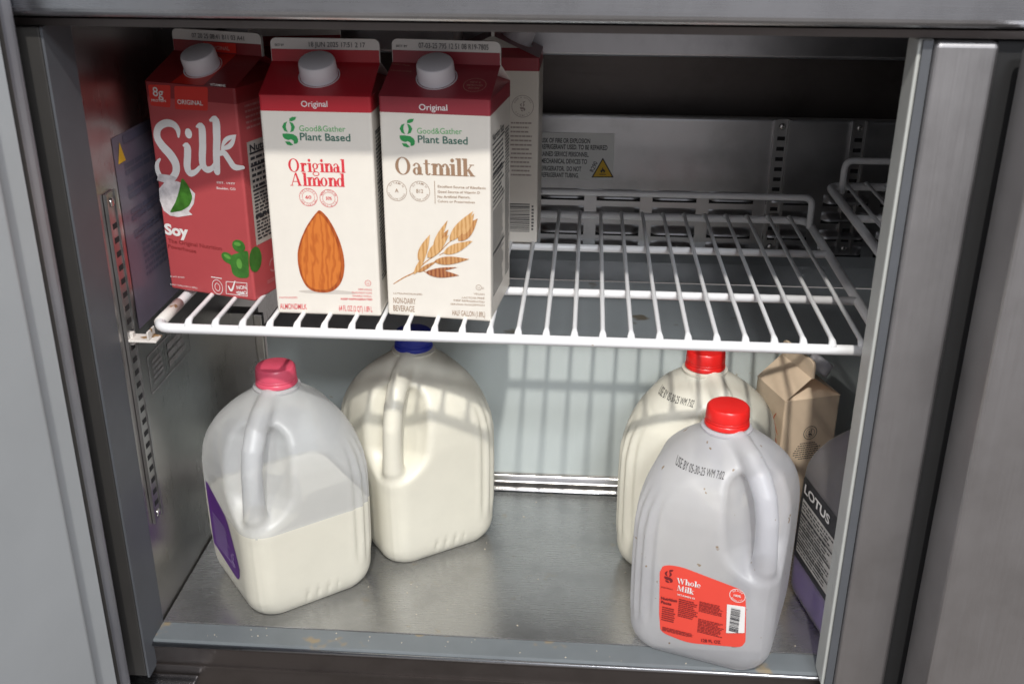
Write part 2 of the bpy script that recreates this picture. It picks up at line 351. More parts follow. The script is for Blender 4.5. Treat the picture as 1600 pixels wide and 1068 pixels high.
# high contrast serif letters, x-height 1; each glyph -> (advance, drawing function)
def serif(pr, word, p0, p1, xh, base=0.):
    T = []   # (kind, args) in glyph units
    pen = 0.; SW = .345; TH = .085
    def st(x, y0, y1, w=SW): T.append(('q', [(x, y0), (x+w, y0), (x+w, y1), (x, y1)]))
    def foot(x, w=SW, y=0, l=.13, r=.13): T.append(('q', [(x-l, y), (x+w+r, y), (x+w+r, y+.075), (x-l, y+.075)]))
    def flag(x, y): T.append(('q', [(x-.15, y-.10), (x+.02, y-.13), (x+.02, y+.02), (x-.15, y-.04)]))
    def bowl(cx, cy, rx, ry, tx, ty, a0=0, a1=360): T.append(('r', cx, cy, rx, ry, tx, ty, a0, a1))
    def quad(*p): T.append(('q', list(p)))
    for ch in word:
        x = pen
        if ch in 'OD':
            if ch == 'O': bowl(x+.72, .72, .70, .76, .30, .07); pen += 1.52
            else: st(x+.12, 0, 1.44); foot(x+.12, r=.3); foot(x+.12, y=1.365, r=.3); bowl(x+.55, .72, .72, .72, .3, .075, -90, 90); pen += 1.4
        elif ch == 'A':
            quad((x+.05, 0), (x+.14, 0), (x+.74, 1.46), (x+.62, 1.46)); quad((x+.98, 0), (x+1.32, 0), (x+.80, 1.48), (x+.60, 1.48)); quad((x+.3, .44), (x+1.05, .44), (x+1.05, .52), (x+.3, .52))
            foot(x+.04, .12); foot(x+.98, .34, l=.1, r=.1); pen += 1.5
        elif ch == 'W':
            for k in (0, .74):
                quad((x+k+.02, 1.44), (x+k+.34, 1.44), (x+k+.66, 0), (x+k+.46, 0)); quad((x+k+.48, 0), (x+k+.56, 0), (x+k+.90, 1.44), (x+k+.82, 1.44))
            foot(x+.05, .26, y=1.365); foot(x+1.55, .12, y=1.365); pen += 1.85
        elif ch == 'M':
            st(x+.12, 0, 1.44, .08); quad((x+.12, 1.44), (x+.44, 1.44), (x+.88, .1), (x+.72, 0)); quad((x+.74, 0), (x+.84, 0), (x+1.32, 1.44), (x+1.22, 1.44)); st(x+1.18, 0, 1.44, .30)
            foot(x+.12, .08); foot(x+1.18, .3); pen += 1.72
        elif ch == 'a':
            bowl(x+.42, .62, .36, .40, .2, .08, 0, 160); st(x+.52, .05, .68); bowl(x+.40, .30, .34, .32, .24, .075); quad((x+.6, .0), (x+.98, .0), (x+.98, .09), (x+.6, .15)); pen += 1.0
        elif ch == 't':
            st(x+.16, .14, 1.3, .25); quad((x, .92), (x+.62, .92), (x+.62, 1.0), (x, 1.0)); bowl(x+.42, .22, .26, .24, .2, .09, 180, 340); pen += .68
        elif ch in 'mnr':
            st(x+.12, 0, 1.0); foot(x+.12); flag(x+.12, .98)
            if ch == 'r':
                bowl(x+.62, .60, .30, .40, .2, .09, 60, 180); T.append(('d', x+.70, .86, .13)); pen += .88
            else:
                for k in range(2 if ch == 'm' else 1):
                    xx = x+.12+k*.60; bowl(xx+.53, .62, .34, .40, .25, .10, 0, 165); st(xx+.60, 0, .64); foot(xx+.60)
                pen += 1.02+(.60 if ch == 'm' else 0)
        elif ch in 'ilkhd':
            if ch == 'd':
                bowl(x+.44, .48, .42, .51, .27, .075); st(x+.62, 0, 1.5); flag(x+.62, 1.5); foot(x+.72, .2, l=0, r=.1); pen += 1.06
            else:
                top = 1.0 if ch == 'i' else 1.5; st(x+.12, 0, top); foot(x+.12); flag(x+.12, top)
                if ch == 'i': T.append(('d', x+.25, 1.30, .17)); pen += .52
                elif ch == 'l': pen += .52
                elif ch == 'h': bowl(x+.65, .62, .34, .40, .25, .10, 0, 165); st(x+.72, 0, .64); foot(x+.72); pen += 1.14
                else:
                    quad((x+.36, .42), (x+.45, .36), (x+.92, .98), (x+.82, .98)); quad((x+.78, 0), (x+1.12, 0), (x+.66, .62), (x+.46, .50)); foot(x+.74, .36, l=.06, r=.06); foot(x+.74, .26, y=.925, l=.08, r=.08); pen += 1.14
        elif ch == 'g':
            bowl(x+.42, .66, .38, .34, .22, .07); bowl(x+.46, -.18, .44, .27, .12, .09); quad((x+.15, .30), (x+.30, .36), (x+.42, .08), (x+.16, .04)); quad((x+.66, .86), (x+.95, .96), (x+.95, .84), (x+.72, .80)); pen += .98
        elif ch == 'o': bowl(x+.46, .49, .45, .51, .27, .07); pen += .96
        elif ch == 'e': bowl(x+.44, .49, .42, .51, .26, .08, 0, 320); quad((x+.18, .47), (x+.84, .47), (x+.84, .55), (x+.18, .55)); pen += .90
        elif ch == ' ': pen += .5
        pen += .04
    dx, dy = p1[0]-p0[0], p1[1]-p0[1]; L = math.hypot(dx, dy); ux, uy = dx/L, dy/L; sx = L/pen; sy = xh
    tr = lambda x, y: (p0[0]+x*sx*ux-y*sy*uy, p0[1]+x*sx*uy+y*sy*ux)
    for t in T:
        if t[0] == 'q': pr.poly([tr(*p) for p in t[1]], base)
        elif t[0] == 'd': pr.poly([tr(t[1]+t[3]*math.cos(k*.4488), t[2]+t[3]*math.sin(k*.4488)) for k in range(14)], base)
        else:
            _, cx, cy, rx, ry, tx, ty, a0, a1 = t; n = 26
            for i in range(n):
                a, b = R(a0+(a1-a0)*i/n), R(a0+(a1-a0)*(i+1)/n)
                pr.poly([tr(cx+rx*math.cos(a), cy+ry*math.sin(a)), tr(cx+rx*math.cos(b), cy+ry*math.sin(b)), tr(cx+(rx-tx)*math.cos(b), cy+(ry-ty)*math.sin(b)), tr(cx+(rx-tx)*math.cos(a), cy+(ry-ty)*math.sin(a))], base)
EMB = [[(243, 662), (246, 645), (262, 636), (290, 634), (282, 652), (262, 662)],
       [(230, 665), (208, 674), (195, 698), (206, 723), (230, 733), (222, 716), (219, 699), (222, 682)],
       [(243, 665), (265, 674), (277, 698), (266, 723), (243, 733), (250, 716), (253, 699), (250, 682)],
       [(193, 742), (225, 740), (228, 782), (205, 774), (195, 762)], [(225, 740), (262, 744), (262, 786), (245, 776), (228, 782)], [(262, 744), (282, 756), (291, 772), (290, 792), (280, 803), (262, 806)],
       [(205, 790), (235, 791), (258, 812), (240, 816), (217, 810)]]
def emblem(pr, c, h, mirror=False):
    for p in EMB: pr.poly([(c[0]+(x-242)/182*h, c[1]-(y-725)/182*h) for x, y in p])

# ------------------------------------------------------------------ implicit surfaces for the moulded jugs
def surface_nets(f, lo, hi, h):
    ax = [np.arange(lo[i], hi[i]+h, h) for i in range(3)]
    X, Y, Z = np.meshgrid(*ax, indexing='ij'); V = f(X, Y, Z); S = V < 0
    shp = [n-1 for n in V.shape]; acc = np.zeros(shp+[3]); cnt = np.zeros(shp)
    corners = [(i, j, k) for i in (0, 1) for j in (0, 1) for k in (0, 1)]
    sl = lambda c: tuple(slice(c[i], c[i]+shp[i]) for i in range(3))
    for a in corners:
        for axn in range(3):
            if a[axn]: continue
            b = list(a); b[axn] = 1; b = tuple(b); va, vb = V[sl(a)], V[sl(b)]; m = (va < 0) != (vb < 0)
            t = np.where(m, va/np.where(m, va-vb, 1), 0)
            for i in range(3): acc[..., i] += np.where(m, a[i]+(t if i == axn else 0), 0)
            cnt += m
    act = cnt > 0; idx = -np.ones(shp, int); idx[act] = np.arange(act.sum()); I = np.argwhere(act)
    P = (I+acc[act]/cnt[act][:, None])*h+np.array(lo); quads = []
    for axn in range(3):
        u, w = [(1, 2), (2, 0), (0, 1)][axn]
        s0 = [slice(None)]*3; s1 = [slice(None)]*3; s0[axn] = slice(0, -1); s1[axn] = slice(1, None)
        A, B = S[tuple(s0)], S[tuple(s1)]; E = np.argwhere(A != B); E = E[(E[:, u] > 0) & (E[:, w] > 0) & (E[:, u] < shp[u]) & (E[:, w] < shp[w])]
        fl = A[tuple(E.T)]; du = np.zeros(3, int); du[u] = 1; dw = np.zeros(3, int); dw[w] = 1
        q = np.stack([idx[tuple((E-du-dw).T)], idx[tuple((E-dw).T)], idx[tuple(E.T)], idx[tuple((E-du).T)]], 1)
        q[~fl] = q[~fl][:, ::-1]; quads.append(q)
    return P, np.concatenate(quads)
def smooth_interp(z, xs, ys, s=.0035):
    return sum(w*np.interp(z+d*s, xs, ys) for d, w in ((-1.6, .1), (-.8, .2), (0, .4), (.8, .2), (1.6, .1)))
def smin(a, b, k):
    h = np.clip(.5+.5*(b-a)/k, 0, 1); return b*(1-h)+a*h-k*h*(1-h)
def seg_d(a, b_, z, p, q, r, wb=1.):
    # capsule in the (a, z) plane, b_ = sideways
    d = np.array(q)-np.array(p); t = np.clip(((a-p[0])*d[0]+(z-p[1])*d[1])/(d@d), 0, 1)
    return np.sqrt((a-p[0]-d[0]*t)**2+(z-p[1]-d[1]*t)**2+(b_*wb)**2)-(r[0]+(r[1]-r[0])*t)
HZ = [-.01, 0, .003, .010, .020, .035, .10, .135, .155, .170, .184, .196, .206, .214, .219, .224, .26]
HH = [.055, .058, .0615, .0655, .0678, .0686, .0692, .0690, .0676, .0648, .0592, .0505, .0400, .0290, .0225, .0186, .0184]
HR = [.024, .024, .025, .026, .026, .027, .027, .028, .032, .037, .041, .041, .036, .0285, .0225, .0186, .0184]
def jug_f(x, y, z):
    h = smooth_interp(z, HZ, HH); r = np.minimum(smooth_interp(z, HZ, HR), h)
    qx, qy = np.abs(x)-(h-r), np.abs(y)-(h-r)
    f = np.hypot(np.maximum(qx, 0), np.maximum(qy, 0))+np.minimum(np.maximum(qx, qy), 0)-r
    a = (x-y)*.70711; b = (x+y)*.70711
    win = np.clip((z-.03)/.02, 0, 1)*np.clip((.178-z)/.03, 0, 1)
    f = f-.0014*np.cos(a*2*np.pi/.0105)*win*np.clip((.024-np.abs(a))/.008, 0, 1)*(np.abs(b) > .036)   # ribbed corners
    f = f-.0007*np.exp(-(b/.0011)**2)*(z > .005)                # mould seam in line with the handle
    tick = np.clip(1-np.abs(z-.016)/.012, 0, 1)
    f = f+.0016*tick*(np.abs(x) > .040)*(np.cos(y*2*np.pi/.011) > .55)*(np.abs(y) < .022)            # moulded ticks by the base
    # shallow panels on the faces
    f = f+.0008*np.clip((.034-np.abs(y))/.004, 0, 1)*np.clip((.118-z)/.004, 0, 1)*np.clip((z-.030)/.004, 0, 1)*(x < -.05)
    c1 = seg_d(a, b, z, (.084, .142), (.064, .190), (.032, .024), .66)
    f = -smin(-f, c1, .007)
    c2 = seg_d(a, b, z, (.101, .140), (.096, .196), (.037, .031), .42)
    f = -smin(-f, c2, .006)
    hp = [(.022, .213), (.040, .208), (.056, .198), (.0675, .183), (.0735, .163), (.0755, .140), (.0760, .118), (.070, .100)]
    hr = [.012, .0115, .0110, .0106, .0104, .0106, .0118, .014]
    g = None
    for i in range(len(hp)-1):
        d = seg_d(a, b, z, hp[i], hp[i+1], (hr[i], hr[i+1]), 1.05); g = d if g is None else np.minimum(g, d)
    f = smin(f, g, .006)
    f = np.maximum(f, -z+.0003*0); f = np.maximum(f, z-.234)
    return f
def field_mesh(name, f, lo, hi, h):
    P, Q = surface_nets(f, lo, hi, h); me = bpy.data.meshes.new(name)
    me.from_pydata(P.tolist(), [], Q.tolist()); me.update(); me.polygons.foreach_set('use_smooth', [True]*len(me.polygons)); return me
BX = ((-.082, -.100, -.006), (.100, .082, .232))
jug_me = field_mesh('jug_shell', jug_f, BX[0], BX[1], .0019)
def milk_f(level, slope=0.):
    return lambda x, y, z: np.maximum(np.maximum(jug_f(x, y, z)+.0016, -z+.002), z-level-slope*x)
def on_field(f, face):
    # returns fn(u, v, off) projecting points of a face plane onto the moulded surface
    c, s = [(1, 0), (0, 1), (0, -1)][face]       # 0 front, 1 right side, 2 left side
    U = (c, s); N = (s, -c)
    def fn(u, v, o=0):
        ts = np.linspace(.11, .0, 140); X = U[0]*u+N[0]*ts; Y = U[1]*u+N[1]*ts; val = f(X, Y, np.full_like(X, v))
        k = int(np.argmax(val < 0))
        if not (val < 0).any(): t = .0
        else:
            k = max(k, 1); t = ts[k-1]+(ts[k]-ts[k-1])*val[k-1]/(val[k-1]-val[k])
        t += o*1.2+.0003
        return Vector((U[0]*u+N[0]*t, U[1]*u+N[1]*t, v))
    return fn
def outline(pts, rad, n=6):
    out = []
    for i in range(len(pts)):
        a, b, c = Vector(pts[i-1]), Vector(pts[i]), Vector(pts[(i+1) % len(pts)])
        ra = min(rad, (a-b).length*.49, (c-b).length*.49); p = b+(a-b).normalized()*ra; q = b+(c-b).normalized()*ra
        out += [tuple(p.lerp(b, k/n).lerp(b.lerp(q, k/n), k/n)) for k in range(n+1)]
    return out
def patch(name, pts, fn, mat, parent, nu=36, nv=14, base=0.):
    us = [p[0] for p in pts]; u0, u1 = min(us), max(us); vs, fs = [], []
    for i in range(nu+1):
        u = u0+(u1-u0)*(.0005+.999*i/nu); hit = []
        for k in range(len(pts)):
            a, b = pts[k], pts[(k+1) % len(pts)]
            if (a[0]-u)*(b[0]-u) < 0: hit.append(a[1]+(b[1]-a[1])*(u-a[0])/(b[0]-a[0]))
        lo, hi = min(hit), max(hit)
        for j in range(nv+1): vs.append(fn(u, lo+(hi-lo)*j/nv, base))
    for i in range(nu):
        for j in range(nv): k = i*(nv+1)+j; fs.append((k, k+nv+1, k+nv+2, k+1))
    return mesh(name, vs, fs, mat, parent, True)

# ================================================================== REFRIGERATOR
FR = empty('refrigerator', 'stainless steel undercounter refrigerator with its left door open and a centre mullion', 'refrigerator', (0, 0, 0))
FZ = -.317; RX = 1.30
box('side_wall', (-.045, -.060, FZ-.03), (-.022, .60, .262), STEEL_WALL, FR)
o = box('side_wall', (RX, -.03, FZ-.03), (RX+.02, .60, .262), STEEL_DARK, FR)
box('floor_pan', (-.0205, -.017, FZ-.02), (RX, .272, FZ), STEEL_FLOOR, FR, .001)
o = box('sill', (-.0225, -.0455, FZ-.005), (RX, -.0172, FZ+.0005), SILL, FR, .002)
tube('sill_edge', [(-.03, -.0468, FZ-.0035), (RX, -.0468, FZ-.0035)], .0022, STEEL_TOP, FR)
# toe face below the sill
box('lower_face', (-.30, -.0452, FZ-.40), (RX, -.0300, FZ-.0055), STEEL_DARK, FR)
box('lower_strip', (-.0300, -.0475, FZ-.030), (RX, -.0453, FZ-.0275), STEEL_DARK, FR)
# lower rear housing with its ledge
box('rear_liner', (.0185, .272, FZ), (RX, .276, -.1215), LINER, FR)
bevel(box('rear_ledge', (.0105, .2765, -.126), (RX, .470, -.121), LEDGE, FR), .002, 3)
tube('liner_edge', [(.0185, .2752, -.1240), (RX, .2752, -.1240)], .0032, LINER, FR)
box('corner_strip', (.0065, .266, FZ), (.0165, .275, -.10), STEEL_RAIL, FR, .001)
box('corner_filler', (-.022, .268, FZ), (.0055, .290, -.1), STEEL_WALL, FR)
# cove rail along the back of the floor
bm = bmesh.new(); N_ = 10; prof = []
for k in range(N_+1):
    a = math.pi/2*k/N_; prof.append((.2715-.0135*(1-math.sin(a)), FZ+.0165-.0135*math.cos(a) if k else FZ+.003))
prof = [(.2555, FZ+.0012), (.2575, FZ+.004), (.2605, FZ+.0065), (.2640, FZ+.0078), (.2655, FZ+.0105), (.2665, FZ+.0150), (.2690, FZ+.0175), (.2715, FZ+.0178)]
A = [bm.verts.new((.0165, y, z)) for y, z in prof]; B = [bm.verts.new((RX, y, z)) for y, z in prof]
for i in range(len(prof)-1): bm.faces.new((A[i], B[i], B[i+1], A[i+1]))
bm_obj('cove_rail', bm, STEEL_RAIL, FR, True)
# rear duct panel, with a rolled top and bottom edge
bm = bmesh.new(); prof = [(.470, .0985), (.4625, .1005), (.4590, .0965), (.459, -.060), (.4605, -.075), (.466, -.092), (.470, -.1205)]
A = [bm.verts.new((-.022, y, z)) for y, z in prof]; B = [bm.verts.new((RX, y, z)) for y, z in prof]
for i in range(len(prof)-1): bm.faces.new((A[i], B[i], B[i+1], A[i+1]))
DUCT = bm_obj('duct_panel', bm, STEEL_BACK, FR); bevel(DUCT, .002, 2)
# louvred vents in the duct panel
def louvre(x, z):
    sl = box('louvre', (x, .4580, z-.0085), (x+.055, .4588, z-.0035), BLACK, FR)
    bm = bmesh.new(); n = 8; rows = []
    for i in range(13):
        s = i/12; e_ = min(1, min(s, 1-s)*7); e_ = math.sin(e_*math.pi/2)
        rows.append([bm.verts.new((x+.055*s, .4584-.0075*e_*math.sin(math.pi/2*k/n)**1.5, z+.0065-(.0105)*k/n)) for k in range(n+1)])
    for i in range(12):
        for k in range(n): bm.faces.new((rows[i][k], rows[i+1][k], rows[i+1][k+1], rows[i][k+1]))
    bm_obj('hood', bm, STEEL_BACK, sl, True)
    return sl
for c in range(12):
    for z in (.000, -.0225, -.0455, -.066): louvre(.190+.0705*c, z)
# upper rear: dark recess and the overhead fan housing
box('rear_wall', (-.022, .520, -.12), (RX, .53, .262), STEEL_DARK, FR)  # shade of the recess put into the dark steel colour
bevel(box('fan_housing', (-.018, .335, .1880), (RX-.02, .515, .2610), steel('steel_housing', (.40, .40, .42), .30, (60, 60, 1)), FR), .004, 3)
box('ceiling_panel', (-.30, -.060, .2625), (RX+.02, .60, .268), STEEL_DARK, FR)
tube('pale_tube', [(.2475, .300, .262), (.2475, .300, .205)], .0052, plain('grey_tube', (.72, .73, .72), .4), FR)  # pale vertical tube hanging from the ceiling panel
# counter edge
o = bevel(box('counter_edge', (-.60, -.083, .2715), (RX+.4, .60, .330), STEEL_TOP, FR), .006, 4)
# left jamb
box('jamb', (-.0215, -.0640, FZ-.030), (-.0195, -.0180, .262), BREAKER_BLUE, FR)
box('jamb_face', (-.075, -.0640, FZ-.045), (-.0455, -.0400, .262), BLACK, FR)
box('jamb_gasket', (-.0450, -.0650, FZ-.028), (-.0218, -.0605, .262), GASKET, FR, .001)
# centre mullion
box('mullion_breaker', (.6180, -.0620, FZ+.0008), (.6290, -.0350, .262), BREAKER, FR, .0015)
box('mullion_strip', (.6205, -.0655, FZ-.046), (.6272, -.0625, .2615), BREAKER_BLUE, FR)
bevel(box('mullion', (.6278, -.0700, FZ-.046), (.6720, -.0360, .2615), STEEL_FACE, FR), .004, 4)
box('mullion_gap', (.6721, -.0640, FZ-.046), (.70, -.0360, .2615), BLACK, FR)
# shelf standards: slotted channels
def standard(pos, facing):
    # facing 'x': on the left wall; 'y': on the duct panel
    def P(t, d, z): return (pos[0]+d, pos[1]+t, z) if facing == 'x' else (pos[0]+t, pos[1]-d, z)
    z0, z1 = pos[2], pos[3]; bm = bmesh.new()
    def bx(t0, t1, d0, d1, a, b):
        p, q = P(t0, d0, a), P(t1, d1, b); add_box(bm, tuple(min(p[i], q[i]) for i in range(3)), tuple(max(p[i], q[i]) for i in range(3)))
    bx(-.010, -.0068, .0005, .0036 if facing == 'x' else .0075, z0, z1); bx(.0068, .010, .0005, .0036 if facing == 'x' else .0075, z0, z1)
    bx(-.0064, .0064, .0005, .0022, z0, z1)
    st_ = bm_obj('shelf_standard', bm, PILASTER, FR)
    z = z0+.016; pit = .0127
    while z < z1-.02:
        p, q = P(-.0046, .0023, z), P(.0046, .0026, z+.0048)
        box('slot', tuple(min(p[i], q[i]) for i in range(3)), tuple(max(p[i], q[i]) for i in range(3)), BLACK, st_); z += pit
    for zz in (z0+.007, z1-.009):
        c = Vector(P(0, .0030, zz)); bm = bmesh.new(); bmesh.ops.create_uvsphere(bm, u_segments=12, v_segments=8, radius=.0042)
        for v in bm.verts: v.co *= 1; v.co = Vector((v.co.x*(.45 if facing == 'x' else 1), v.co.y*(1 if facing == 'x' else .45), v.co.z))+c
        bm_obj('screw', bm, STEEL_RAIL, st_, True)
    return st_
standard((-.0220, .006, -.211, .117), 'x')
standard((.6235, .4588, -.070, .099), 'y')
standard((.7160, .4588, -.070, .099), 'y')
standard((-.0220, .400, -.10, .117), 'x')
# stickers on the left wall
F_WALL = lambda u, v, o=0: Vector((-.0217+o, u, v))
pr = Print(F_WALL); pr.poly([(.028, .158), (.150, .158), (.150, -.020), (.028, -.020)]); ws = pr.build('wall_sticker', STICK_L, FR, 'lilac notice sticker with a small warning triangle on the left wall')
pr = Print(lift(F_WALL, .0003)); 
for k, (y0, y1) in enumerate(((.132, .120), (.112, .098), (.090, .078), (.070, .062))): pr.lines((.046, y1), (.145, y0), 2, .7, k+3, .1, .3)
pr.lines((.060, .02), (.140, .056), 6, .5, 9); pr.rect((.050, .148), (.148, .156), .0002); pr.build('lettering', plain('navy_ink', (.08, .08, .12), .4), ws)
pr = Print(F_WALL); pr.poly([(.034, .134), (.050, .134), (.042, .152)], .0003); pr.build('triangle', YEL, ws)
pr = Print(F_WALL); q = [(.036, -.052), (.140, -.052), (.140, -.090), (.036, -.090)]
for i in range(4):
    a, b = q[i], q[(i+1) % 4]; pr.stroke([(a[0], a[1], .0016), (b[0], b[1], .0016)], sub=1)
pr.lines((.044, -.085), (.070, -.058), 5, .6, 5); pr.lines((.084, -.085), (.134, -.058), 3, .7, 8, .1, .3); pr.build('wall_sticker', INK_GREY, FR, 'thin outlined sticker below the shelf clip on the left wall')
# warning sticker on the duct panel
F_PANEL = lambda u, v, o=0: Vector((u, .4588-o, v))
pr = Print(F_PANEL); q = [(0.4220,0.0768),(0.4246,0.0186)]; xr, zt, zb = .421, q[0][1], q[1][1]
pr.poly([(.262, zb), (xr, zb), (xr, zt), (.262, zt)], .0004); ws = pr.build('warning_sticker', STICK, FR, 'flammable refrigerant warning sticker on the back panel')
pr = Print(F_PANEL)
rows = [(0.3296,0.0645),(0.3909,0.0642),(0.3242,0.0564),(0.4126,0.0566),(0.3267,0.0475),(0.3899,0.0473),(0.3244,0.0385),(0.3878,0.0383),(0.3278,0.0287),(0.3809,0.0291),(0.3246,0.0204),(0.3779,0.0208)]
for i, (pre, vis) in enumerate((("DANGER-", "RISK OF FIRE OR EXPLOSION"), ("FLAMMAB", "LE REFRIGERANT USED. TO BE REPAIRED"), ("ONLY BY ", "TRAINED SERVICE PERSONNEL."), ("DO NOT U", "SE MECHANICAL DEVICES TO"), ("DEFROST", "REFRIGERATOR.  DO NOT"), ("PUNCTU", "RE REFRIGERANT TUBING."))):
    a, b = rows[2*i], rows[2*i+1]; zz = (a[1]+b[1])/2; L = (b[0]-a[0])/len(vis)*len(pre)
    pr.text(vis, (a[0], zz), (b[0], zz), .0060, .022, .0006); pr.text(pre, (a[0]-L-.0012, zz), (a[0]-.0012, zz), .0060, .022, .0006)
q = [(0.3940,0.0212),(0.4220,0.0219),(0.4074,0.0468)]; c = ((q[0][0]+q[1][0])/2, q[0][1]*.66+q[2][1]*.34)
r9 = [(0.3961,0.0278),(0.4013,0.0402)]; pr.text('R290', r9[0], r9[1], .0055, .01, .0006)
pr.poly(q, .0006); pr.build('lettering', INK_K, ws)
sc_ = lambda p, k: (c[0]+(p[0]-c[0])*k, c[1]+(p[1]-c[1])*k)
pr = Print(F_PANEL); pr.poly([sc_(p, .84) for p in q], .0012); pr.build('triangle', YEL, ws)
pr = Print(F_PANEL); fl = [(-.45, -.25), (-.62, .1), (-.42, .45), (-.35, .22), (-.2, .75), (-.05, 1.15), (.08, .8), (.0, .45), (.2, .7), (.32, .35), (.45, .5), (.6, .05), (.42, -.25), (.15, -.35), (.2, -.05), (0, .2), (-.15, -.05), (-.12, -.35)]
pr.poly([(c[0]+x*.0050, c[1]-.0005+y*.0050) for x, y in fl], .0018); pr.rect((c[0]-.004, c[1]-.0045), (c[0]+.004, c[1]-.0037), .0018); pr.build('flame', INK_K, ws)
# stains where liquid has dried on the rear ledge
DOORL = None
# left door, swung wide open
a_ = R(-14)
DL = bpy.data.objects.new('open_door', None)
def dpt(s, t, z):   # s along the door from its hinge edge, t into the door's thickness
    d = Vector((-math.sin(R(15)), -math.cos(R(15)), 0)); n = Vector((-math.cos(R(15)), math.sin(R(15)), 0)); h = Vector((-.0235, -.0865, 0)); p = h+d*s+n*t; return (p.x, p.y, z)
def dbox(name, s0, s1, t0, t1, z0, z1, mat, parent, bev=0):
    vs = [dpt(s, t, z) for z in (z0, z1) for s, t in ((s0, t0), (s1, t0), (s1, t1), (s0, t1))]
    o = mesh(name, vs, [(0, 3, 2, 1), (4, 5, 6, 7), (0, 1, 5, 4), (1, 2, 6, 5), (2, 3, 7, 6), (3, 0, 4, 7)], mat, parent)
    if bev: bevel(o, bev, 4)
    return o
del DL
DR = dbox('open_door', 0, .62, .000, .055, FZ-.028, .330, DOOR_EDGE, FR, .009)
dbox('door_gasket', .0225, .60, -.0050, -.0005, FZ-.012, .314, GASKET, DR, .001)
dbox('door_liner', .0300, .59, -.0085, -.0055, FZ-.002, .304, DOOR_PANEL, DR, .002)
dbox('door_liner_rib', .062, .56, -.0200, -.0090, FZ+.03, .272, DOOR_PANEL, DR, .009)
# hinge
hb = box('hinge', (-.045, -.125, FZ-.044), (.022, -.047, FZ-.039), STEEL_TOP, FR, .0015)
for x_, y_ in ((.002, -.085), (.018, -.078), (-.015, -.100)):
    lathe('bolt', [(0, .006), (.0035, .006), (.0055, .0045), (.006, 0)], STEEL_RAIL, hb, 6, Matrix.Translation((x_, y_, FZ-.039)))
tube('hinge_pin', [(-.030, -.100, FZ-.039), (-.030, -.100, FZ-.028)], .005, STEEL_DARK, hb)
# right door, closed
DC = box('closed_door', (.6835, -.1310, FZ-.030), (1.28, -.0765, .2600), STEEL_FACE, FR, .003)
box('door_gasket', (.6870, -.0760, FZ-.02), (1.27, -.0705, .25), GASKET, DC)
# ================================================================== SHELVES
def shelf(x0, x1, y0, y1, z, xs, label, raised, yback):
    S = empty('wire_shelf', label, 'wire shelf', ((x0+x1)/2, y0, z), 0, 'white wire shelves')
    cx = (x0+x1)/2; L = lambda p: (p[0]-cx, p[1]-y0, p[2]-z)
    zr = z-.0062; loop = [(x0, y0, zr), (x1, y0, zr), (x1, y1, zr), (x0, y1, zr)]
    pts = []
    for i in range(4):
        a, b, c = Vector(loop[i-1]), Vector(loop[i]), Vector(loop[(i+1) % 4]); p = b+(a-b).normalized()*.016; q = b+(c-b).normalized()*.016
        pts += [p.lerp(b, k/6).lerp(b.lerp(q, k/6), k/6) for k in range(7)]
    tube('frame', [L(p) for p in pts], .0046, WIRE, S, 14, True)
    for yb in (.119, .258): tube('crossbar', [L((x0, y0+yb, zr)), L((x1, y0+yb, zr))], .0042, WIRE, S, 12)
    pts = rounded([(raised[0], y1-.052, zr), (raised[0], y1-.048, raised[2]), (raised[0]+.003, y1-.004, raised[2]), (raised[1]-.003, y1-.004, raised[2]), (raised[1], y1-.048, raised[2]), (raised[1], y1-.052, zr)], .0105)
    pts = rounded([(raised[0], y1-.030, zr), (raised[0], y1-.030, raised[2]), (raised[1], y1-.030, raised[2]), (raised[1], y1-.030, zr)], .0105)
    tube('raised_rail', [L(p) for p in pts], .0038, WIRE, S, 12)
    first = None
    for x in xs:
        if first is None:
            first = tube('wire', [L((x, y0-.001, zr+.0010)), L((x, y0+.004, zr+.0058)), L((x, y0+.010, zr+.0068)), L((x, y1-.008, zr+.0066)), L((x, y1-.001, zr+.002))], [.0042, .0032, .0022, .0021, .0034], WIRE, S, 8); fx = x
        else:
            w = first.copy(); C.objects.link(w); w.location.x = x-fx
    return S
S1 = shelf(.0055, .6515, .0020, .385, 0, [.332+.0247*j for j in range(-12, 13)], 'white epoxy wire shelf carrying the red and cream cartons', (.030, .648, .030), .39)
S2 = shelf(.6735, 1.285, .0050, .395, .040, [.690+.0247*j for j in range(24)], 'white wire shelf mostly hidden behind the centre mullion', (.682, 1.27, .072), .39)
tube('rust_sleeve', [(-.3235-.0000, .012, -.0062), (-.3235, .060, -.0062)], .0052, WORN, S1, 14)
# shelf clip hooked in the left standard
bm = bmesh.new(); add_box(bm, (-.0195, -.004, -.0190), (.0070, .012, -.0168)); add_box(bm, (-.0010, -.004, -.0166), (.0006, .012, -.0085)); add_box(bm, (-.0200, .0015, -.0240), (-.0160, .0065, -.0120))
ck = bm_obj('shelf_clip', bm, WORN); ck['label'] = 'small dull metal clip holding the shelf corner on the left wall'; ck['category'] = 'shelf clip'; bevel(ck, .0006)

